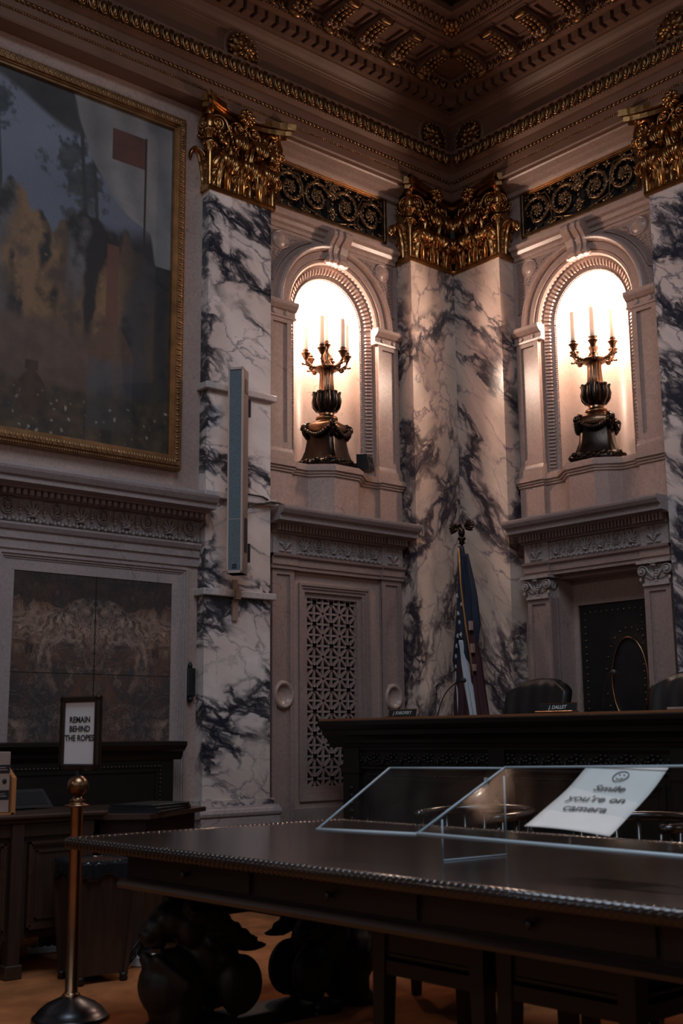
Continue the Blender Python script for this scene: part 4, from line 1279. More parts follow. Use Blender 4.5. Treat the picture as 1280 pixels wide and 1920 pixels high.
t = thing('wall_entablature', 'stone entablature with rosette and palmette frieze under the framed painting', 'frieze', LW(4.6, LB, 2.63))
UA, UB = 3.16, 6.6
b = wmb(ML); b.run([(0, 3.03), (.27, 3.03), (.28, 3.045), (.36, 3.05), (.36, 3.085), (.38, 3.095), (.40, 3.13), (.405, 3.15), (.32, 3.165), (.20, 3.175), (.17, 3.21), (.15, 3.235), (.13, 3.245), (0, 3.25)], UA, UB); b.build('cornice', M['stone_grey'], t)
b = wmb(ML); b.box(UA, UB, 0, LB + .09, 2.985, 3.035)
for i in range(66):
    u = UA + .03 + i * .052
    b.box(u, u + .03, 0, LB + .135, 2.99, 3.035)
b.build('dentil_course', M['stone_grey'], t)
b = wmb(ML); b.box(UA, UB, 0, LB + .03, 2.79, 2.995); carved_run(b, UA + .01, UA + .01 + .192 * 17, LB + .042, 2.80, 2.985, 17); b.build('carved_frieze', M['carved'], t)
b = wmb(ML); b.run([(0, 2.62), (LB + .018, 2.62), (LB + .018, 2.685), (LB + .034, 2.69), (LB + .034, 2.745), (LB + .05, 2.755), (LB + .065, 2.785), (LB + .06, 2.80), (0, 2.80)], UA, UB); b.build('architrave', M['stone_grey'], t)

t = thing('framed_marble', 'brown book-matched marble wall panel in a moulded stone frame above the dark wainscot', 'wall panel', LW(4.06, LB, .3))
b = wmb(ML); b.box(3.40, 4.72, LB, LB + .012, .40, 2.478); b.build('marble_slab', M['bookmatch'], t)
b = wmb(ML); frame_rect(b, 3.27, 4.85, .25, 2.60, ((0, .020, LB, LB + .045), (.020, .018, LB, LB + .034), (.038, .015, LB, LB + .024), (.053, .08, LB, LB + .018))); b.build('panel_frame', M['stone_grey'], t)
b = wmb(ML); b.box(3.40, 4.72, LB + .011, LB + .0125, 1.747, 1.752); b.build('slab_joint', M['void'], t)

o = wmb(ML)
o.box(3.188, 3.262, LB, LB + .05, 1.60, 1.82, bev=.008)
o.lathe([(.0, 0), (.018, 0), (.018, .03), (.008, .05), (0, .055)], 10, T=Matrix.Translation((3.225, LB + .02, 1.815)))
ph = o.build('wall_call_box', M['black'])
tag(ph, 'small black wall box on the stone strip right of the brown marble panel', 'call box')
o = wmb(ML); o.box(3.205, 3.212, LB + .05, LB + .055, 1.64, 1.78); o.box(3.235, 3.250, LB + .05, LB + .054, 1.64, 1.66); o.build('strip', M['steel_dark'], ph)
o = wmb(ML); o.sweep([(3.225, LB + .03, 1.60), (3.225, LB + .035, 1.575), (3.23, LB + .02, 1.56)], .018, .012, 8); o.build('box_foot', M['black'], ph)

# tall loudspeaker on the pier
t = thing('column_loudspeaker', 'tall narrow beige column loudspeaker with grey mesh front on the veined pilaster', 'loudspeaker', LW(2.93, .3, 2.54))
SU0, SU1, SZ0, SZ1 = 2.905, 3.065, 2.545, 4.215
b = wmb(ML)
T = Matrix.Translation((2.985, .40, 0)) @ Matrix.Rotation(-.90, 4, 'Z')
hw = .061
b.box(-hw, -hw + .012, -.08, .09, SZ0, SZ1, T=T); b.box(hw - .012, hw, -.08, .09, SZ0, SZ1, T=T); b.box(-hw, hw, -.08, .07, SZ0, SZ1, T=T)
b.box(-hw, hw, -.08, .09, SZ0, SZ0 + .02, T=T); b.box(-hw, hw, -.08, .09, SZ1 - .02, SZ1, T=T)
cab = b.build('cabinet', M['speaker'], t)
def meshmat():
    m, nt, bs = new_mat('perforated_grille')
    p = pos(nt, scale=(1, 1, 1))
    v = voro(nt, p, 150, 'F1')
    c = mixc(nt, ramp(nt, v, ((.28, 1), (.42, 0))), (.13, .165, .19), (.045, .055, .065))
    nt.links.new(c, bs.inputs['Base Color']); bs.inputs['Roughness'].default_value = .5
    return m
b = wmb(ML); b.box(-hw + .012, hw - .012, .07, .082, SZ0 + .02, SZ1 - .02, T=T); b.build('mesh_grille', meshmat(), t)
b = wmb(ML); b.box(-hw + .012, hw - .012, .08, .0835, 2.97, 2.974, T=T); b.build('grille_joint', M['speaker'], t)
b = wmb(ML); b.box(-.018, .018, .08, .085, SZ0 + .035, SZ0 + .07, T=T); b.build('badge', M['black'], t)
b = wmb(ML); b.box(-.009, .009, .084, .087, SZ0 + .045, SZ0 + .055, T=T); b.build('badge_plate', M['steel_dark'], t)
for z, z0, z1 in ((2.70, 2.72, 2.99), (3.9, 4.02, 4.13)):
    b = wmb(ML)
    b.box(-.03, .03, -.16, -.07, z, z + .07, T=T); b.box(-.06, .06, -.17, -.15, z - .04, z + .11, T=T); b.build('wall_bracket', M['black'], t)
    b = wmb(ML); b.box(-hw - .006, -hw, -.05, .02, z0, z1, T=T); b.build('side_plate', M['black'], t)
o = wmb(ML); o.box(2.845, 2.895, .202, .222, 2.20, 2.385); o.box(2.845, 2.895, .245, .262, 2.385, 2.45); o.box(2.85, 2.89, .202, .222, 2.445, 2.53); o.box(2.845, 2.895, .20, .262, 2.37, 2.386); 
tag(o.build('cable_raceway', M['tan']), 'beige cable raceway crossing the ledge below the column loudspeaker', 'raceway')
o = wmb(ML); o.sweep([(2.90, .30, 3.06), (2.80, .29, 3.12), (2.72, .27, 3.16), (2.62, .27, 3.175), (2.55, .262, 3.20), (2.46, .25, 3.205), (2.40, .22, 3.203), (2.24, .22, 3.205)], .009, .009, 6)
o.sweep([(2.88, .255, 3.237), (2.74, .25, 3.238), (2.62, .25, 3.235), (2.58, .27, 3.21)], .008, .008, 6)
tag(o.build('speaker_cable', M['cable']), 'black cable running from the column loudspeaker onto the stone cornice', 'cable')

# ------------------------------------------------------------------ dark wainscot behind the clerk desk
t = thing('wainscot_panel', 'dark wooden panelled wainscot with beaded edge under the brown marble panel', 'wainscot', LW(4.9, .25, 0))
b = wmb(ML); b.box(3.48, 6.4, LB + .05, .30, 0, 1.20); b.build('back_board', M['wood_dark_x'], t)
b = wmb(ML); b.run([(LB + .05, 1.13), (.31, 1.13), (.33, 1.16), (.335, 1.185), (.36, 1.20), (.39, 1.235), (.39, 1.262), (LB + .05, 1.268)], 3.42, 6.4); b.build('cap_moulding', M['wood_dark_x'], t)
b = wmb(ML); bead_row(b, 3.60, 6.3, .312, 1.085, .007, .03, .8)
for k in range(30): b.ball((3.60, .312, 1.085 - .03 * k), .007, 6, 4)
b.build('bead_trim', M['wood_desk_x'], t)
b = wmb(ML); b.box(3.62, 6.3, .30, .312, 1.045, 1.065); b.box(3.62, 3.64, .30, .312, .2, 1.05); b.build('panel_moulding', M['wood_dark_x'], t)

# ------------------------------------------------------------------ clerk desk, left
t = thing('clerk_desk', 'brown panelled clerk desk at the lower left behind the brass stanchion', 'desk', (-5.9, -1.2, 0))
b = MB(); b.box(-7.4, -4.80, -1.575, -.75, .825, .845); b.box(-7.42, -4.765, -1.60, -.75, .845, .872, bev=.008); b.build('desk_top', M['wood_desk_x'], t)
b = MB(); b.box(-7.4, -4.83, -1.55, -.80, .75, .825); b.box(-7.4, -4.85, -1.53, -.82, .20, .75); b.build('carcass', M['wood_desk'], t)
for (x0, x1) in ((-6.05, -5.38), (-5.24, -4.90)):
    b = MB(); b.box(x0, x1, -1.545, -1.53, .25, .72)
    pn = b.build('front_panel', M['wood_desk'], t)
    b = MB()
    for ins, wd, y in ((0, .012, -1.565), (.012, .012, -1.558), (.05, .01, -1.553)):
        b.box(x0 + ins, x1 - ins, y, -1.54, .72 - ins - wd, .72 - ins); b.box(x0 + ins, x1 - ins, y, -1.54, .25 + ins, .25 + ins + wd)
        b.box(x0 + ins, x0 + ins + wd, y, -1.54, .25 + ins, .72 - ins); b.box(x1 - ins - wd, x1 - ins, y, -1.54, .25 + ins, .72 - ins)
    b.build('panel_moulding', M['wood_desk_x'], pn)
for x in (-5.315, -6.9, -4.88):
    b = MB(); b.box(x - .035, x + .035, -1.57, -1.50, .06, .82); b.box(x - .05, x + .05, -1.585, -1.49, .0, .075, bev=.006); b.build('leg', M['wood_desk'], t)
t2 = thing('side_desk', 'lower angled brown desk beside the veined pilaster base, right of the clerk desk', 'desk', (-4.3, -1.0, 0))
poly = [(-4.795, -1.50), (-4.55, -1.70), (-3.86, -1.28), (-3.86, -.50), (-4.70, -.50), (-4.755, -.74), (-4.755, -1.45)]
b = MB(); b.prism(poly, .815, .842); b.build('desk_top', M['wood_desk_x'], t2)
c0 = Vector((-4.3, -1.0))
b = MB(); b.prism([tuple(c0 + (Vector(p) - c0) * .86) for p in poly], .04, .815); b.build('carcass', M['wood_desk'], t2)
b = MB(); b.prism([tuple(c0 + (Vector(p) - c0) * .88) for p in poly], 0, .08); b.build('plinth', M['wood_dark'], t2)
for k, (s, an, z) in enumerate(((1, .12, 0), (.93, .02, .016), (.86, -.08, .032))):
    b = MB()
    T = Matrix.Translation((-4.33, -1.36, .842 + z)) @ Matrix.Rotation(.5 + an, 4, 'Z')
    b.box(-.26 * s, .26 * s, -.17 * s, .17 * s, 0, .015, T=T, bev=.004)
    o = b.build('black_folder', M['black'])
    tag(o, ('bottom', 'middle', 'topmost')[k] + ' black folder of the stack on the angled side desk', 'folder', 'black folders on the side desk')
    b = MB(); b.box(-.262 * s, -.24 * s, -.171 * s, .171 * s, .001, .0155, T=T); b.build('spine', M['leather'], o)
# angled dark desk screen
t3 = thing('desk_screen', 'black tilted screen on the clerk desk left of the stanchion', 'screen', (-5.06, -1.05, .872))
T = Matrix.Translation((-5.06, -1.05, .872)) @ Matrix.Rotation(.1, 4, 'Z')
b = MB(); b.prism([(-.12, .01), (-.09, .01), (.02, .105), (.0, .115)], -.16, .16, axis=0, T=T); b.build('screen_panel', M['black'], t3)
b = MB(); b.box(-.10, .10, -.02, .12, 0, .012, T=T); b.box(-.02, .02, -.03, .0, .0, .09, T=T); b.build('stand', M['black'], t3)
b = MB(); b.prism([(-.100, .030), (-.098, .026), (-.02, .095), (-.023, .099)], -.135, .135, axis=0, T=T); b.build('glass', M['void'], t3)
# magazine holder with papers at the left edge
t4 = thing('file_holder', 'orange and tan upright file holder at the left edge on the clerk desk', 'file holder', (-5.435, -1.35, .872))
b = MB()
b.prism([(-.14, 0), (.14, 0), (.14, .30), (.02, .30), (-.14, .20)], -5.325, -5.300, axis=0, T=Matrix.Translation((0, -1.35, .872))); b.build('side_board', M['orange'], t4)
b = MB(); b.prism([(-.14, 0), (.14, 0), (.14, .30), (.02, .30), (-.14, .20)], -5.615, -5.595, axis=0, T=Matrix.Translation((0, -1.35, .872))); b.box(-5.615, -5.305, -1.49, -1.21, .872, .88); b.build('tray', M['orange'], t4)
for k, (x0, x1, h, mm, lb) in enumerate(((-5.430, -5.333, .335, 'tan', 'tan binder with black label bands and ring hole standing in the file holder'), (-5.575, -5.445, .30, 'tan', 'plain tan folder standing in the file holder left of the labelled binder'))):
    b = MB(); b.box(x0, x1, -1.475, -1.22, .882, .882 + h, bev=.003)
    o = b.build('binder', M[mm]); tag(o, lb, 'binder')
    if k == 0:
        for z0, z1 in ((.955, 1.005), (1.10, 1.145)):
            b = MB(); b.box(x0 + .004, x1 - .004, -1.478, -1.474, z0, z1); b.build('label_band', M['ink'], o)
            b = MB(); b.box(x0 + .02, x1 - .02, -1.480, -1.477, z0 + .015, z0 + .02); b.box(x0 + .02, x1 - .03, -1.480, -1.477, z0 + .028, z0 + .032); b.build('label_line', M['tan'], o)
        b = MB(); b.lathe([(.006, 0), (.013, .0), (.013, .004), (.006, .004)], 14, T=Matrix.Translation(((x0 + x1) / 2 + .015, -1.475, 1.055)) @ Matrix.Rotation(PI / 2, 4, 'X')); b.build('ring_hole', M['ink'], o)
t5 = thing('paper_box', 'white card box standing on end at the left edge behind the tan binder', 'box', (-5.435, -1.12, .872))
b = MB(); b.box(-5.635, -5.345, -1.20, -1.06, .872, 1.27, bev=.004); b.build('box_body', M['paper'], t5)
b = MB(); b.box(-5.637, -5.343, -1.202, -1.058, 1.25, 1.285); b.build('box_lid', M['tan'], t5)

# ------------------------------------------------------------------ floor clutter by the desk
o = MB()
for k in range(4):
    o.sweep([(-4.585 + .012 * k, -1.70, .095), (-4.62, -1.74 - .01 * k, .15 + .01 * k), (-4.66 - .02 * k, -1.76, .07), (-4.70 - .02 * k, -1.735 + .015 * k, .012), (-4.72, -1.69 + .01 * k, .010)], .006, .006, 6)
tag(o.build('cable_tangle', M['cable']), 'black power cords tangled on the floor right of the waste bin', 'cord')
t6 = thing('floor_outlet', 'white power outlet box on the carpet right of the waste bin', 'outlet box', (-4.56, -1.70, 0))
T = Matrix.Translation((-4.56, -1.70, 0)) @ Matrix.Rotation(.5, 4, 'Z')
b = MB(); b.box(-.075, .075, -.05, .05, 0, .055, T=T, bev=.006); b.build('housing', M['white'], t6)
b = MB(); b.box(-.05, -.015, -.03, .02, .055, .085, T=T); b.box(.01, .045, -.02, .03, .055, .09, T=T); b.build('plug', M['black'], t6)
b = MB()
t7 = thing('power_strip', 'pale power strip on the floor under the clerk desk left of the bin', 'power strip', (-4.80, -.93, 0))
T = Matrix.Translation((-4.80, -.93, 0)) @ Matrix.Rotation(-.25, 4, 'Z')
b.box(-.10, .10, -.03, .03, 0, .04, T=T, bev=.006); b.build('strip_body', M['white'], t7)
for k in range(4):
    b = MB(); b.box(-.08 + .045 * k, -.055 + .045 * k, -.022, .022, .039, .045, T=T); b.build('socket', M['ink'], t7)

# ------------------------------------------------------------------ waste bin
t = thing('waste_bin', 'tapered wooden waste bin with black bag liner beside the clerk desk', 'waste bin', (-4.99, -1.86, 0))
BT = Matrix.Translation((-4.99, -1.86, 0)) @ Matrix.Rotation(-.10, 4, 'Z') @ Matrix.Scale(.95, 4, (0, 0, 1))
def frust(b, a0, z0, a1, z1, T=BT):
    vs = [(s * a, r * a, z) for a, z in ((a0, z0), (a1, z1)) for s, r in ((-1, -1), (1, -1), (1, 1), (-1, 1))]
    b.add(vs, [(0, 1, 2, 3), (4, 7, 6, 5)] + [(i, (i + 1) % 4, 4 + (i + 1) % 4, 4 + i) for i in range(4)], False, T)
b = MB(); frust(b, .125, .045, .165, .66); b.build('bin_body', M['wood_desk'], t)
for s, r in ((-1, -1), (1, -1), (1, 1), (-1, 1)):
    b = MB()
    b.add([(s * (.13 + q) + x, r * (.13 + q) + y, z) for q, z in ((0, .04), (.04, .65)) for x, y in ((-.012, -.012), (.012, -.012), (.012, .012), (-.012, .012))], [(0, 1, 2, 3), (4, 7, 6, 5)] + [(i, (i + 1) % 4, 4 + (i + 1) % 4, 4 + i) for i in range(4)], False, BT)
    b.build('corner_post', M['wood_desk'], t)
    b = MB(); b.lathe([(.0, 0), (.018, 0), (.024, .012), (.020, .03), (.026, .045), (0, .045)], 12, T=BT @ Matrix.Translation((s * .125, r * .125, 0))); b.build('foot', M['wood_dark'], t)
b = MB()
def bagp(i, v, ex=0.0):
    a = 2 * PI * i
    q = (1 / max(abs(cos(a)), abs(sin(a)))) * .172
    w1 = .006 * sin(a * 23) + .004 * sin(a * 41 + 1)
    if v < .5:
        k = v / .5; rr = q + .006 + w1 * (1 - k); z = .575 + .095 * k + .02 * sin(a * 7) * (1 - k)
    else:
        k = (v - .5) / .5; rr = q * (1 - .30 * k) + w1; z = .67 + .014 * sin(k * PI) - .05 * k + .012 * sin(a * 17) * k
    return ((rr - ex) * cos(a), (rr - ex) * sin(a), z)
b.grid(lambda i, v: bagp(i, v), 96, 10, lambda i, v: bagp(i, v, .003), T=BT); b.build('bag_liner', M['bag'], t)

# ------------------------------------------------------------------ judges' bench
t = thing('judges_bench', 'long dark carved wooden judges bench across the room in front of the corner', 'bench', (-1.85, -3.5, 0))
b = wmb(MR); b.box(.47, 6.6, 1.45, 1.93, .0, 1.22); b.build('body', M['wood_dark'], t)
b = wmb(MR)
b.run([(1.40, 1.20), (1.945, 1.20), (1.955, 1.225), (1.97, 1.235), (1.975, 1.26), (2.0, 1.285), (2.03, 1.30), (2.035, 1.335), (2.05, 1.345), (2.075, 1.375), (2.08, 1.405), (2.075, 1.412), (1.40, 1.412)], .29, 6.6)
b.build('cornice_top', M['wood_dark'], t)
b = wmb(MR); b.box(.30, 6.6, 1.38, 2.076, 1.412, 1.428); b.build('top_edge', M['wood_highlight'], t)  # warm highlight along the bench top put into the wood colour
b = wmb(MR); b.run([(1.9, 1.02), (1.945, 1.02), (1.955, 1.035), (1.95, 1.05), (1.96, 1.06), (1.9, 1.075)], .44, 6.6); b.run([(1.9, 1.165), (1.94, 1.165), (1.95, 1.185), (1.94, 1.205), (1.9, 1.205)], .44, 6.6); b.build('frieze_moulding', M['wood_dark'], t)
b = wmb(MR)
for k in range(26):
    u = .62 + k * .20
    for j in range(7):
        a = j * PI / 3.5
        b.ball((u + .05 * cos(a), 1.935, 1.118 + .03 * sin(a)), (.022, .014, .012), 6, 4)
    b.ball((u, 1.94, 1.118), .016, 6, 4)
    for s in (-1, 1):
        b.sweep([(u + s * .09 + p[0], 1.935, 1.115 + p[2]) for p in spiral(0, 0, .03, .006, 0 if s < 0 else PI, 1.2 * s, 12)], .006, .01, 5)
    b.ball((u + .1, 1.938, 1.085), (.009, .012, .022), 6, 4)
b.build('carved_frieze', M['wood_dark'], t)
for (u0, u1) in ((.47, .66), (2.05, 2.20), (3.56, 3.75), (5.1, 5.25)):
    b = wmb(MR); b.box(u0, u1, 1.92, 1.962, .0, 1.19); b.box(u0 - .015, u1 + .015, 1.92, 1.972, 1.0, 1.045); b.box(u0 - .015, u1 + .015, 1.92, 1.985, .0, .14)
    for k in range(9): b.ball(((u0 + u1) / 2, 1.963, .40 + k * .06), (.03, .014, .022), 6, 4)
    b.build('pilaster', M['wood_dark'], t)
for (u0, u1) in ((.72, 2.0), (2.26, 3.50), (3.81, 5.05)):
    b = wmb(MR); frame_rect(b, u0, u1, .20, .97, ((0, .018, 1.92, 1.95), (.02, .014, 1.92, 1.944), (.06, .010, 1.92, 1.938)))
    bead_row(b, u0 + .02, u1 - .02, 1.945, .985, .008, .028, .9)
    b.build('front_panel', M['wood_dark'], t)
# name plates
def plate(u, d, z, txt, label, ang, wd=.30, h=.052):
    p = thing('name_plate', label, 'name plate', W(MR, u, d, z))
    T = MR @ Matrix.Translation((u, d, z)) @ Matrix.Rotation(ang, 4, 'Z')
    b = MB(); b.T = T; b.box(-wd / 2, wd / 2, -.035, .035, 0, .010, bev=.002); b.build('stand', M['brass_old'], p)
    b = MB(); b.T = T @ Matrix.Translation((0, -.01, .008)) @ Matrix.Rotation(.22, 4, 'X'); b.box(-wd / 2, wd / 2, -.004, .004, 0, h, bev=.001); b.build('plate', M['black'], p)
    b = MB(); b.T = T @ Matrix.Translation((0, -.01, .008)) @ Matrix.Rotation(.22, 4, 'X'); b.box(-wd / 2, wd / 2, -.005, .005, h - .001, h + .004); b.build('plate_edge', M['brass_old'], p)
    # lettering reads from the room: local +d side, u to the viewer's right
    base = T @ Matrix.Translation((0, -.01, .008)) @ Matrix.Rotation(.22, 4, 'X')
    cx = (base.to_3x3() @ Vector((1, 0, 0))); cy = (base.to_3x3() @ Vector((0, 0, 1))); cz = cx.cross(cy)
    c = base @ Vector((0, .0048, h * .5))
    text_mesh(txt, .036, mat3(cx, cy, cz, c), 'plate_lettering', M['white'], p, shear=.22, bold=.0006, xs=.98)
plate(2.715, 2.00, 1.432, 'J. DALLET', 'black name plate with white lettering before the left leather chair', 0, .32)
plate(1.20, 2.00, 1.426, 'J. KAROFSKY', 'black name plate left on the bench, before the flag and grille', 0, .30)
o = wmb(MR); o.box(3.60, 3.95, 1.93, 2.03, 1.428, 1.445, bev=.003)
tag(o.build('wooden_block', M['tan']), 'tan wooden block lying on the bench top at the right edge', 'block')
# gooseneck microphones
def mic(u0, z0, u1, z1, d, label):
    p = thing('gooseneck_microphone', label, 'microphone', W(MR, u0, d, 1.428), 'gooseneck microphones on the bench')
    b = wmb(MR); b.box(u0 - .05, u0 + .05, d - .06, d + .06, 1.428, 1.44, bev=.008); b.build('base', M['black'], p)
    b = wmb(MR)
    pts = []
    for k in range(13):
        q = k / 12
        pts.append((u0 + (u1 - u0) * (q * .55 + .45 * q ** 3), d + .05 * q, 1.44 + (z1 - 1.44) * (1 - (1 - q) ** 1.35)))
    b.sweep(pts, .0045, .0045, 8); b.build('gooseneck', M['cable'], p)
    b = wmb(MR); b.ball((u1 + .015, d + .06, z1 - .002), (.026, .022, .020), 10, 8); b.build('windscreen', M['black'], p)
mic(1.20, 1.42, 1.53, 1.705, 1.60, 'thin gooseneck microphone on the bench before the flag')
mic(2.80, 1.42, 2.935, 1.70, 1.60, 'thin gooseneck microphone on the bench before the oval door window')

# ------------------------------------------------------------------ leather chairs behind the bench
def chair(u, d, ang, label):
    p = thing('leather_chair', label, 'chair', W(MR, u, d, .45), 'leather chairs behind the bench')
    T = MR @ Matrix.Translation((u, d, .45)) @ Matrix.Rotation(ang, 4, 'Z')
    def nb():
        m = MB(); m.T = T; return m
    b = nb()
    def back(i, v, off=0.0):
        x = i * 2 - 1; z = .50 + .80 * v
        wd = .335 * (1 - .04 * (1 - v)) * (1 if v < .80 else max(.0, 1 - ((v - .80) / .2) ** 3.0 * .42))
        top = -.035 * x * x * max(0, (v - .75) / .25) - .03 * max(0, abs(x) - .75) * (v > .9)
        y = -.28 - .10 * v + .035 * math.sin(max(0, v - .25) * 4) + .05 * abs(x) ** 3 - off
        y += .005 * cos(x * 14) * (v > .35) * (v < .95)
        if v < .36: y += .030 * (1 - max(0, (v - .33) / .03))
        y += -.025 * (abs(x) ** 8) - .03 * max(0, (v - .93) / .07)
        return (x * wd, y, z + top)
    b.grid(lambda i, v: back(i, v), 32, 40, lambda i, v: back(i, v, .09)); b.build('backrest', M['leather'], p)
    b = nb(); b.box(-.30, .30, -.26, .27, .40, .52, bev=.04); b.build('seat', M['leather'], p)
    for s in (-1, 1):
        b = nb(); b.sweep([(s * .33, -.27, .56), (s * .345, -.10, .70), (s * .345, .15, .70), (s * .33, .20, .55)], .035, .028, 8); b.build('armrest', M['leather'], p)
    b = nb(); b.lathe([(.03, .12), (.03, .40), (.09, .40)], 14); b.build('column', M['steel_dark'], p)
    for k in range(5):
        a = k * 2 * PI / 5
        b = nb(); b.sweep([(0, 0, .13), (.28 * cos(a), .28 * sin(a), .075)], .03, .02, 6); b.lathe([(0, 0), (.028, .005), (.028, .05), (0, .055)], 10, c=(.28 * cos(a), .28 * sin(a))); b.build('leg', M['wood_dark'], p)
chair(1.44, 1.03, .06, 'high black leather chair behind the name plate, before the stone pilaster')
chair(2.885, 1.03, .05, 'black leather chair cut off by the right edge, before the leather door')

# ------------------------------------------------------------------ flag
t = thing('flag', 'furled flag of stars and stripes on an eagle topped pole in the corner', 'flag', W(MR, .62, .62, .45))
fu, fd = .60, .62
b = wmb(MR); b.lathe([(0, 0.45), (.15, .45), (.15, .48), (.06, .50), (.035, .54), (.02, .56)], 20, c=(fu, fd)); b.build('stand', M['brass_old'], t)
b = wmb(MR); b.sweep([(fu, fd, .5), (fu, fd, 3.03)], .013, .013, 10); pole = b.build('pole', M['brass_old'], t)
b = wmb(MR)
b.lathe([(.012, 2.99), (.03, 3.0), (.022, 3.02), (.04, 3.045), (.03, 3.06), (.012, 3.065)], 14, c=(fu, fd))
b.ball((fu, fd, 3.105), (.032, .03, .055), 10, 8); b.ball((fu - .01, fd + .015, 3.172), (.018, .02, .022), 8, 6); b.ball((fu - .025, fd + .03, 3.168), (.012, .012, .006), 6, 4)
for s in (-1, 1):
    for k in range(6):
        R = Matrix.Translation((fu + s * .03, fd, 3.14)) @ Matrix.Rotation(s * (.75 + .22 * k), 4, 'Y')
        b.ball((0, 0, .055 + .008 * (3 - abs(k - 3))), (.016, .010, .055), 6, 4, T=R)
for s in (-1, 1): b.ball((fu + s * .012, fd, 3.06), (.008, .012, .02), 6, 4)
b.build('eagle_finial', M['bronze'], pole)
# furled cloth: folds hanging from the pole, coloured by field and stripe
def fold(name, pts, mat_, wfun, dep, parent=t, d_off=0.0):
    b = wmb(MR)
    def f(q, v, off=0.0):
        k = q * (len(pts) - 1); i = min(int(k), len(pts) - 2); r = k - i
        u = pts[i][0] + (pts[i + 1][0] - pts[i][0]) * r; z = pts[i][1] + (pts[i + 1][1] - pts[i][1]) * r
        w_ = wfun[i] + (wfun[i + 1] - wfun[i]) * r
        x = (v - .5) * 2
        return (u + x * w_, fd + d_off + dep * math.sqrt(max(0, 1 - x * x * .9)) + .012 * sin(9 * x + 5 * q) - off, z)
    b.grid(lambda q, v: f(q, v), 40, 14, lambda q, v: f(q, v, .02)); return b.build(name, mat_, parent)
cl = fold('flag_canton', [(.615, 2.97), (.63, 2.6), (.62, 2.2), (.59, 1.95), (.57, 1.75)], M['flag_blue'], [.012, .065, .105, .12, .05], .06)
fold('flag_canton', [(.66, 2.9), (.69, 2.55), (.70, 2.25), (.70, 2.0)], M['flag_blue'], [.01, .055, .085, .05], .03)
fold('flag_stripe', [(.60, 1.95), (.59, 1.7), (.60, 1.5), (.61, 1.2)], M['flag_red'], [.03, .10, .13, .15], .065)
fold('flag_stripe', [(.71, 2.22), (.735, 1.95), (.76, 1.7), (.80, 1.45), (.82, 1.2)], M['flag_red'], [.015, .05, .06, .07, .08], .055)
fold('flag_stripe', [(.618, 2.12), (.645, 1.9), (.685, 1.7), (.735, 1.47), (.77, 1.2)], M['flag_white'], [.008, .032, .052, .062, .07], .085)
fold('flag_stripe', [(.53, 1.85), (.54, 1.7), (.555, 1.45), (.56, 1.2)], M['flag_white'], [.012, .03, .028, .03], .05)
fold('flag_stripe', [(.52, 1.78), (.505, 1.62), (.52, 1.5), (.53, 1.2)], M['flag_blue'], [.01, .035, .04, .05], .035)
b = wmb(MR); b.sweep([(.63, fd + .075, 2.95), (.652, fd + .085, 2.6), (.70, fd + .09, 2.25), (.745, fd + .09, 2.0), (.765, fd + .085, 1.80)], .009, .006, 6); b.build('gold_fringe', M['gold_cord'], t)
for z0, z1 in ((2.28, 2.20), (2.08, 2.0), (1.90, 1.84)):
    b = wmb(MR); b.box(.735 + (2.28 - z0) * .06, .765 + (2.28 - z0) * .06, fd + .06, fd + .088, z1, z0); b.build('pale_stripe_end', M['tan'], t)
stars = [(.565, 2.52), (.575, 2.36), (.59, 2.28), (.60, 2.17), (.56, 2.16), (.545, 2.07), (.535, 1.98), (.53, 1.89), (.62, 2.44), (.585, 2.10)]
b = wmb(MR)
for k, (u, z) in enumerate(stars):
    pg = []
    for i in range(10):
        a = PI / 2 + i * PI / 5 + .3 * k; r = .022 if i % 2 == 0 else .009
        pg.append((u + .02 + r * .7 * cos(a), z + r * sin(a)))
    b.prism(pg, fd + .058, fd + .074, axis=1)
b.build('star', M['flag_white'], t)['kind'] = 'stuff'

# ------------------------------------------------------------------ foreground table
TX0, TX1, TY0, TY1, TZ = -5.69, -4.05, -2.83, -6.75, .84
t = thing('library_table', 'big polished dark table with gadrooned edge filling the foreground', 'table', (-4.85, -4.8, 0))
b = MB(); b.box(TX0 + .02, TX1 - .02, TY1, TY0 - .02, .795, TZ, bev=.004); b.build('table_top', M['wood_top'], t)
b = MB()
def rope(p0, p1, n):
    P0, P1 = Vector(p0), Vector(p1); dr = (P1 - P0).normalized()
    b.sweep([P0, P1], .022, .026, 10, up=(0, 0, 1))
    an = math.atan2(dr.y, dr.x)
    for i in range(n):
        c = P0.lerp(P1, (i + .5) / n)
        T = Matrix.Translation(c) @ Matrix.Rotation(an, 4, 'Z') @ Matrix.Rotation(.55, 4, 'Y')
        b.ball((0, 0, 0), (.016, .029, .031), 7, 6, T=T)
        if i % 2: b.ball((0, .012 if dr.y < -.5 else -.012, .012), (.012, .014, .012), 6, 4, T=T)
rope((TX0 + .005, TY0, TZ - .022), (TX0 + .005, TY1, TZ - .022), 128)
rope((TX0, TY0 - .005, TZ - .022), (TX1, TY0 - .005, TZ - .022), 54)
rope((TX1 - .005, TY0, TZ - .022), (TX1 - .005, TY1, TZ - .022), 128)
b.build('gadrooned_edge', M['wood_top'], t)
b = MB(); b.box(TX0 + .08, TX1 - .08, TY1 + .05, TY0 - .40, .675, .80); b.build('apron', M['wood_dark'], t)
b = MB()
b.run([(TX0 + .05, .65), (TX0 + .045, .665), (TX0 + .06, .685), (TX0 + .10, .69), (TX0 + .10, .645)], -TY0 + .37, -TY1 - .05, T=Matrix(((0, 1, 0, 0), (-1, 0, 0, 0), (0, 0, 1, 0), (0, 0, 0, 1))))
b.box(TX0 + .06, TX1 - .06, TY0 - .42, TY0 - .375, .648, .682)
b.build('apron_moulding', M['wood_top'], t)
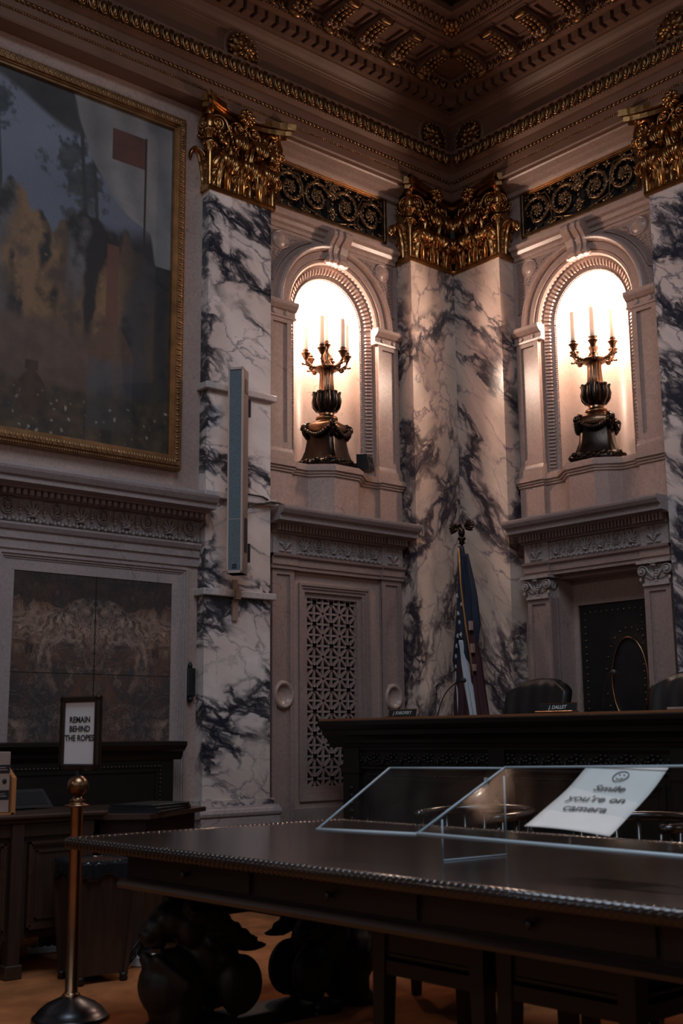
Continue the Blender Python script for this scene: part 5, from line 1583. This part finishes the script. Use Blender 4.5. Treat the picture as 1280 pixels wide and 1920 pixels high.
for k in range(4):
    y1 = TY0 - .46 - k * .90
    b = MB(); b.box(TX0 + .068, TX0 + .082, y1 - .84, y1, .70, .785); dr_ = b.build('drawer', M['wood_dark'], t)
    b = MB(); b.lathe([(0, 0), (.008, 0), (.008, .012), (.016, .02), (.012, .03), (0, .032)], 12, T=Matrix.Translation((TX0 + .068, y1 - .42, .742)) @ Matrix.Rotation(-PI / 2, 4, 'Y')); b.build('knob', M['wood_dark'], dr_)
# carved lion supports: lumps fused into one surface
def lion(x, y, sg):
    b = MB()
    L_ = lambda c, r, T=None: b.ball((x + sg * c[0], y + c[1], c[2]), r, 14, 10)
    L_((.06, 0, .23), (.16, .13, .15)); L_((.04, 0, .14), (.13, .12, .13)); L_((-.12, 0, .32), (.16, .11, .15)); L_((-.10, 0, .43), (.14, .11, .10))
    L_((.05, 0, .50), (.12, .095, .085)); L_((.145, 0, .475), (.065, .06, .055)); L_((.195, 0, .445), (.04, .045, .032)); L_((.185, 0, .485), (.022, .02, .016)); L_((.15, 0, .405), (.055, .045, .022))
    for s in (-1, 1):
        L_((.03, s * .085, .585), (.03, .025, .035)); L_((.135, s * .045, .52), (.024, .018, .016)); L_((.02, s * .08, .46), (.06, .04, .08))
        for k in range(7): L_((.03 - .035 * k, s * (.095 + .012 * (k % 2)), .56 - .055 * k + .02 * (k % 3)), (.034, .022, .032))
        for k in range(6): L_((.17 - .02 * k, s * (.05 + .015 * k), .34 - .02 * k), (.026, .03, .034))
        L_((.07, s * .07, .10), (.055, .05, .12)); L_((.12, s * .07, .032), (.08, .055, .036)); L_((-.24, s * .09, .20), (.12, .06, .13)); L_((-.14, s * .09, .035), (.10, .05, .04))
        for k in range(3): L_((.185, s * .07 + (k - 1) * .028, .026), (.03, .014, .024))
        for k in range(6): L_((-.28 + .05 * k, s * .12, .36 + .035 * k), (.09, .022, .020))
    L_((-.22, 0, .58), (.10, .10, .09)); L_((-.05, 0, .630), (.15, .10, .04))
    o = b.build('carved_lion_support', M['carved_wood'], t)
    m = o.modifiers.new('fuse', 'REMESH'); m.mode = 'VOXEL'; m.voxel_size = .011; m.use_smooth_shade = True
    s_ = o.modifiers.new('smooth', 'SMOOTH'); s_.iterations = 2; s_.factor = .6
for y in (-3.26, -6.2):
    lion(-5.33, y, -1); lion(-4.43, y, 1)
    b = MB(); b.box(-5.10, -4.66, y - .10, y + .10, 0, .06); b.build('support_foot', M['wood_dark'], t)
    b = MB(); b.box(-5.25, -4.5, y - .06, y + .06, .50, .68); b.build('support_block', M['wood_dark'], t)

# ------------------------------------------------------------------ acrylic stand with the paper sign
t = thing('acrylic_stand', 'clear slanted acrylic stand with frosted edges on the dark table', 'acrylic stand', (-5.1, -4.8, TZ))
def slab(b, q, th):
    q = [Vector(p) for p in q]; n = (q[1] - q[0]).cross(q[3] - q[0]).normalized() * th
    b.add(q + [p + n for p in q], [(0, 1, 2, 3), (7, 6, 5, 4)] + [(i, (i + 1) % 4, 4 + (i + 1) % 4, 4 + i) for i in range(4)])
QL = [(-5.40, -4.265, .932), (-5.35, -4.76, .937), (-4.87, -4.76, 1.157), (-4.95, -4.20, 1.153)]
QR = [(-5.352, -4.765, .940), (-5.30, -6.15, .925), (-4.86, -6.15, 1.185), (-4.872, -4.765, 1.160)]
for q in (QL, QR):
    b = MB(); slab(b, q, .006); b.build('acrylic_sheet', M['acrylic'], t)
    b = MB()
    qq = [Vector(p) for p in q]
    for i in range(4):
        b.sweep([qq[i], qq[(i + 1) % 4]], .005, .005, 4) if i != 0 else b.sweep([qq[i], qq[(i + 1) % 4]], .0095, .009, 4)
    b.build('sheet_edge', M['acrylic_edge'], t)
for y in (-4.785, -6.05):
    sp_ = [(-5.245, y, TZ + .003), (-4.925, y - .02, TZ + .003), (-4.925, y - .02, 1.13), (-5.245, y, .985)]
    b = MB(); slab(b, sp_, .004); b.build('support_panel', M['acrylic'], t)
    b = MB()
    for i in (0, 1, 3): b.sweep([sp_[i], sp_[(i + 1) % 4]], .0035, .0035, 4)
    b.build('support_edge', M['acrylic_edge'], t)
b = MB(); b.box(-4.985, -4.975, -4.768, -4.757, 1.085, 1.125); b.build('clip', M['acrylic_edge'], t)
# paper sign lying on the right sheet
nR = (Vector(QR[1]) - Vector(QR[0])).cross(Vector(QR[3]) - Vector(QR[0])).normalized()
if nR.z < 0: nR = -nR
def on_sheet(px, py, lift=.009):
    v = Fv + (px - 640) / 2209.4 * Rv - (py - 960) / 2209.4 * Uv
    p0 = Vector(QR[0]) + nR * lift
    return CAM + v * ((p0 - CAM).dot(nR) / v.dot(nR))
PB0, PB1, PT1, PT0 = [on_sheet(*p) for p in ((985, 1558), (1145, 1578), (1255, 1440), (1100, 1440))]
t = thing('paper_sign', 'cream paper sign reading smile lying on the slanted acrylic stand', 'sign', PB0)
def pap(i, v, off=0.0):
    p = (PB0 * (1 - i) + PB1 * i) * (1 - v) + (PT0 * (1 - i) + PT1 * i) * v
    cl_ = .016 * ((1 - v) ** 6) + .006 * sin(PI * i) * (1 - v) ** 2 + .004 * sin(v * 7)
    return p + nR * (cl_ + .002 - off)
b = MB(); b.grid(lambda i, v: tuple(pap(i, v)), 10, 24, lambda i, v: tuple(pap(i, v, .0008))); b.build('sheet', M['paper_warm'], t)
ex_ = ((PB1 + PT1) - (PB0 + PT0)).normalized(); ey_ = nR.cross(ex_).normalized()
pc = (PB0 + PB1 + PT0 + PT1) / 4
def txt(s_, i, v, size, nm):
    c = pap(i, v) + nR * .006
    vx = (PB1 - PB0).normalized(); vy = ((PT0 + PT1) - (PB0 + PB1)).normalized()
    text_mesh(s_, size, mat3(vx, vy, nR, c), nm, M['ink_grey'], t, bold=.0004)
WID = (PB1 - PB0).length; HEI = (PT0 - PB0).length
txt('Smile', .53, .66, WID * .165, 'lettering'); txt("you're on", .50, .485, WID * .165, 'lettering'); txt('camera', .49, .32, WID * .165, 'lettering')
b = MB()
c = pap(.53, .845) + nR * .004; vx = (PB1 - PB0).normalized(); vy = ((PT0 + PT1) - (PB0 + PB1)).normalized(); r = WID * .085
cp = lambda a, k=1: tuple(c + vx * (r * k * cos(a)) + vy * (r * k * 1.25 * sin(a)))
b.sweep([cp(2 * PI * k / 24) for k in range(24)], .0022, .0016, 5, closed=True)
b.sweep([cp(PI + .5 + (PI - 1) * k / 10, .55) for k in range(11)], .002, .0014, 5)
for s in (-1, 1): b.ball(tuple(c + vx * (s * r * .32) + vy * (r * .4)), (.003, .003, .003), 6, 4)
b.build('smiley', M['ink_grey'], t)

# ------------------------------------------------------------------ barrel chairs at the table's far side
def barrel(x, y, ang, label):
    p = thing('barrel_chair', label, 'chair', (x, y, 0), 'barrel chairs at the far side of the table')
    T = Matrix.Translation((x, y, 0)) @ Matrix.Rotation(ang, 4, 'Z')
    def nb():
        m = MB(); m.T = T; return m
    arc = lambda r, a: (r * cos(a), r * 1.05 * sin(a))
    an = [math.radians(-125 + 250 * k / 24) for k in range(25)]
    b = nb(); b.sweep([(*arc(.29, a), .885 + .015 * cos(a)) for a in an], .026, .022, 8, up=(0, 0, 1)); b.build('top_rail', M['wood_top'], p)
    for k in range(1, 24, 2):
        a = an[k]; b = nb(); b.sweep([(*arc(.25, a), .45), (*arc(.285, a), .87)], .011, .011, 8); b.build('spindle', M['wood_top'], p)
    b = nb(); b.prism([(.27 * cos(a) - .02, .28 * sin(a)) for a in [2 * PI * k / 28 for k in range(28)]], .42, .46); b.build('seat', M['wood_dark'], p)
    b = nb(); b.box(-.25, -.21, -.22, .22, .34, .42); b.box(.17, .21, -.20, .20, .34, .42); b.build('seat_frame', M['wood_dark'], p)
    for s in (-1, 1):
        b = nb(); b.add([(-.23 + q, s * .22 + w_, z) for z, h in ((0, .018), (.42, .03)) for q, w_ in ((-h, -h), (h, -h), (h, h), (-h, h))], [(0, 1, 2, 3), (4, 7, 6, 5)] + [(i, (i + 1) % 4, 4 + (i + 1) % 4, 4 + i) for i in range(4)]); b.build('leg', M['wood_dark'], p)
        b = nb(); b.add([(.19 + q + (.06 if z == 0 else 0), s * .20 + w_, z) for z, h in ((0, .018), (.42, .03)) for q, w_ in ((-h, -h), (h, -h), (h, h), (-h, h))], [(0, 1, 2, 3), (4, 7, 6, 5)] + [(i, (i + 1) % 4, 4 + (i + 1) % 4, 4 + i) for i in range(4)]); b.build('leg', M['wood_dark'], p)
barrel(-3.75, -3.56, 0, 'curved back wooden chair across the table, seen left of the paper sign')
barrel(-3.75, -4.55, 0, 'curved back wooden chair across the table, seen right of the paper sign')
# square wooden armchairs pushed under the table
def desk_chair(y0, label):
    t = thing('wooden_armchair', label, 'chair', (-5.0, y0 - .27, 0), 'square armchairs under the table')
    x0, x1, y1 = -5.27, -4.78, y0 - .555
    for (x, y, r) in ((x0, y0, .036), (x0, y1, .036), (x1, y0, .030), (x1, y1, .030)):
        b = MB(); sx, sy = (1 if x == x0 else -1), (-1 if y == y0 else 1)
        b.add([(x + sx * q, y + sy * w_, z) for z, h in ((0, r * 1.3), (.66, r * 2)) for q, w_ in ((0, 0), (h, 0), (h, h), (0, h))], [(0, 1, 2, 3), (4, 7, 6, 5)] + [(i, (i + 1) % 4, 4 + (i + 1) % 4, 4 + i) for i in range(4)]); b.build('leg', M['wood_dark'], t)
    b = MB(); b.box(x0 + .005, x1 - .005, y1 + .005, y0 - .005, .42, .47); b.build('seat_frame', M['wood_dark'], t)
    b = MB(); b.box(x0 + .01, x1 - .01, y1 + .02, y0 - .02, .47, .51, bev=.015); b.build('seat', M['leather'], t)
    for y in (y0 - .035, y1 + .035):
        b = MB(); b.box(x0 - .01, x1 + .02, y - .035, y + .035, .625, .655, bev=.008); b.build('armrest', M['wood_dark'], t)
    b = MB(); b.box(x0 + .01, x0 + .035, y1 + .05, y0 - .05, .50, .64); b.build('backrest', M['wood_dark'], t)
desk_chair(-4.43, 'square dark wooden armchair pushed under the table next to the carved lion support')
desk_chair(-5.045, 'square dark wooden armchair pushed under the table, farther right from the lion support')
o = MB(); o.box(-3.06, -2.88, -2.15, -1.72, 0, .03, bev=.006)
tag(o.build('floor_cover_strip', M['white']), 'white cable cover strip on the carpet beyond the carved lion support', 'cable cover')

# ------------------------------------------------------------------ stanchion with its sign
SX, SY = -5.53, -2.62
t = thing('stanchion', 'brass rope stanchion with framed remain behind the ropes sign on top', 'stanchion', (SX, SY, 0))
cx_ = (SX, SY)
b = MB(); b.lathe([(0, 0), (.178, 0), (.180, .012), (.172, .022), (.165, .024), (.150, .045), (.115, .072), (.07, .092), (.044, .105), (.0, .108)], 40, c=cx_); b.build('base', M['steel_dark'], t)
b = MB(); b.lathe([(.040, .10), (.042, .112), (.034, .118), (.0295, .125), (.0295, .955), (.034, .96), (.034, .968)], 28, c=cx_); b.build('pole', M['brass'], t)
b = MB(); b.lathe([(.03, .962), (.058, .966), (.060, .972), (.040, .976), (.030, .985), (.040, .992), (.022, 1.005), (.018, 1.02), (.0, 1.02)], 28, c=cx_); b.build('collar', M['brass_old'], t)
b = MB(); b.ball((SX, SY, 1.062), .050, 24, 16); b.build('ball_finial', M['brass_old'], t)
b = MB(); b.lathe([(.012, 1.10), (.012, 1.135)], 10, c=cx_); b.build('sign_post', M['black'], t)
sn = Vector((-.96, -.28, 0)).normalized(); sx_ = Vector((0, 0, 1)).cross(sn)
TS = mat3(sx_, Vector((0, 0, 1)), sn, (SX, SY, 1.135))
b = MB(); b.T = TS
FW, FH = .262, .355
b.box(-FW / 2, FW / 2, 0, FH, -.018, -.004)
for (x0, x1, y0, y1) in ((-FW / 2, -FW / 2 + .03, 0, FH), (FW / 2 - .03, FW / 2, 0, FH), (-FW / 2, FW / 2, 0, .03), (-FW / 2, FW / 2, FH - .03, FH)):
    b.box(x0, x1, y0, y1, -.018, .012, bev=.006)
fr = b.build('sign_frame', M['brass_old'], t)
fr.data.materials[0] = plain('dark_sign_frame', (.05, .034, .026), .35, .6, .3)
b = MB(); b.T = TS; b.box(-FW / 2 + .028, FW / 2 - .028, .028, FH - .028, -.004, -.001); pp = b.build('sign_paper', M['paper'], fr)
def sgn(s_, y):
    T = TS @ Matrix.Translation((0, y, .0006))
    o_ = text_mesh(s_, .040, T, 'sign_lettering', M['ink'], pp, bold=.0009, xs=.98)
sgn('REMAIN', .240); sgn('BEHIND', .196); sgn('THE ROPES', .152)
bpy.context.view_layer.update()
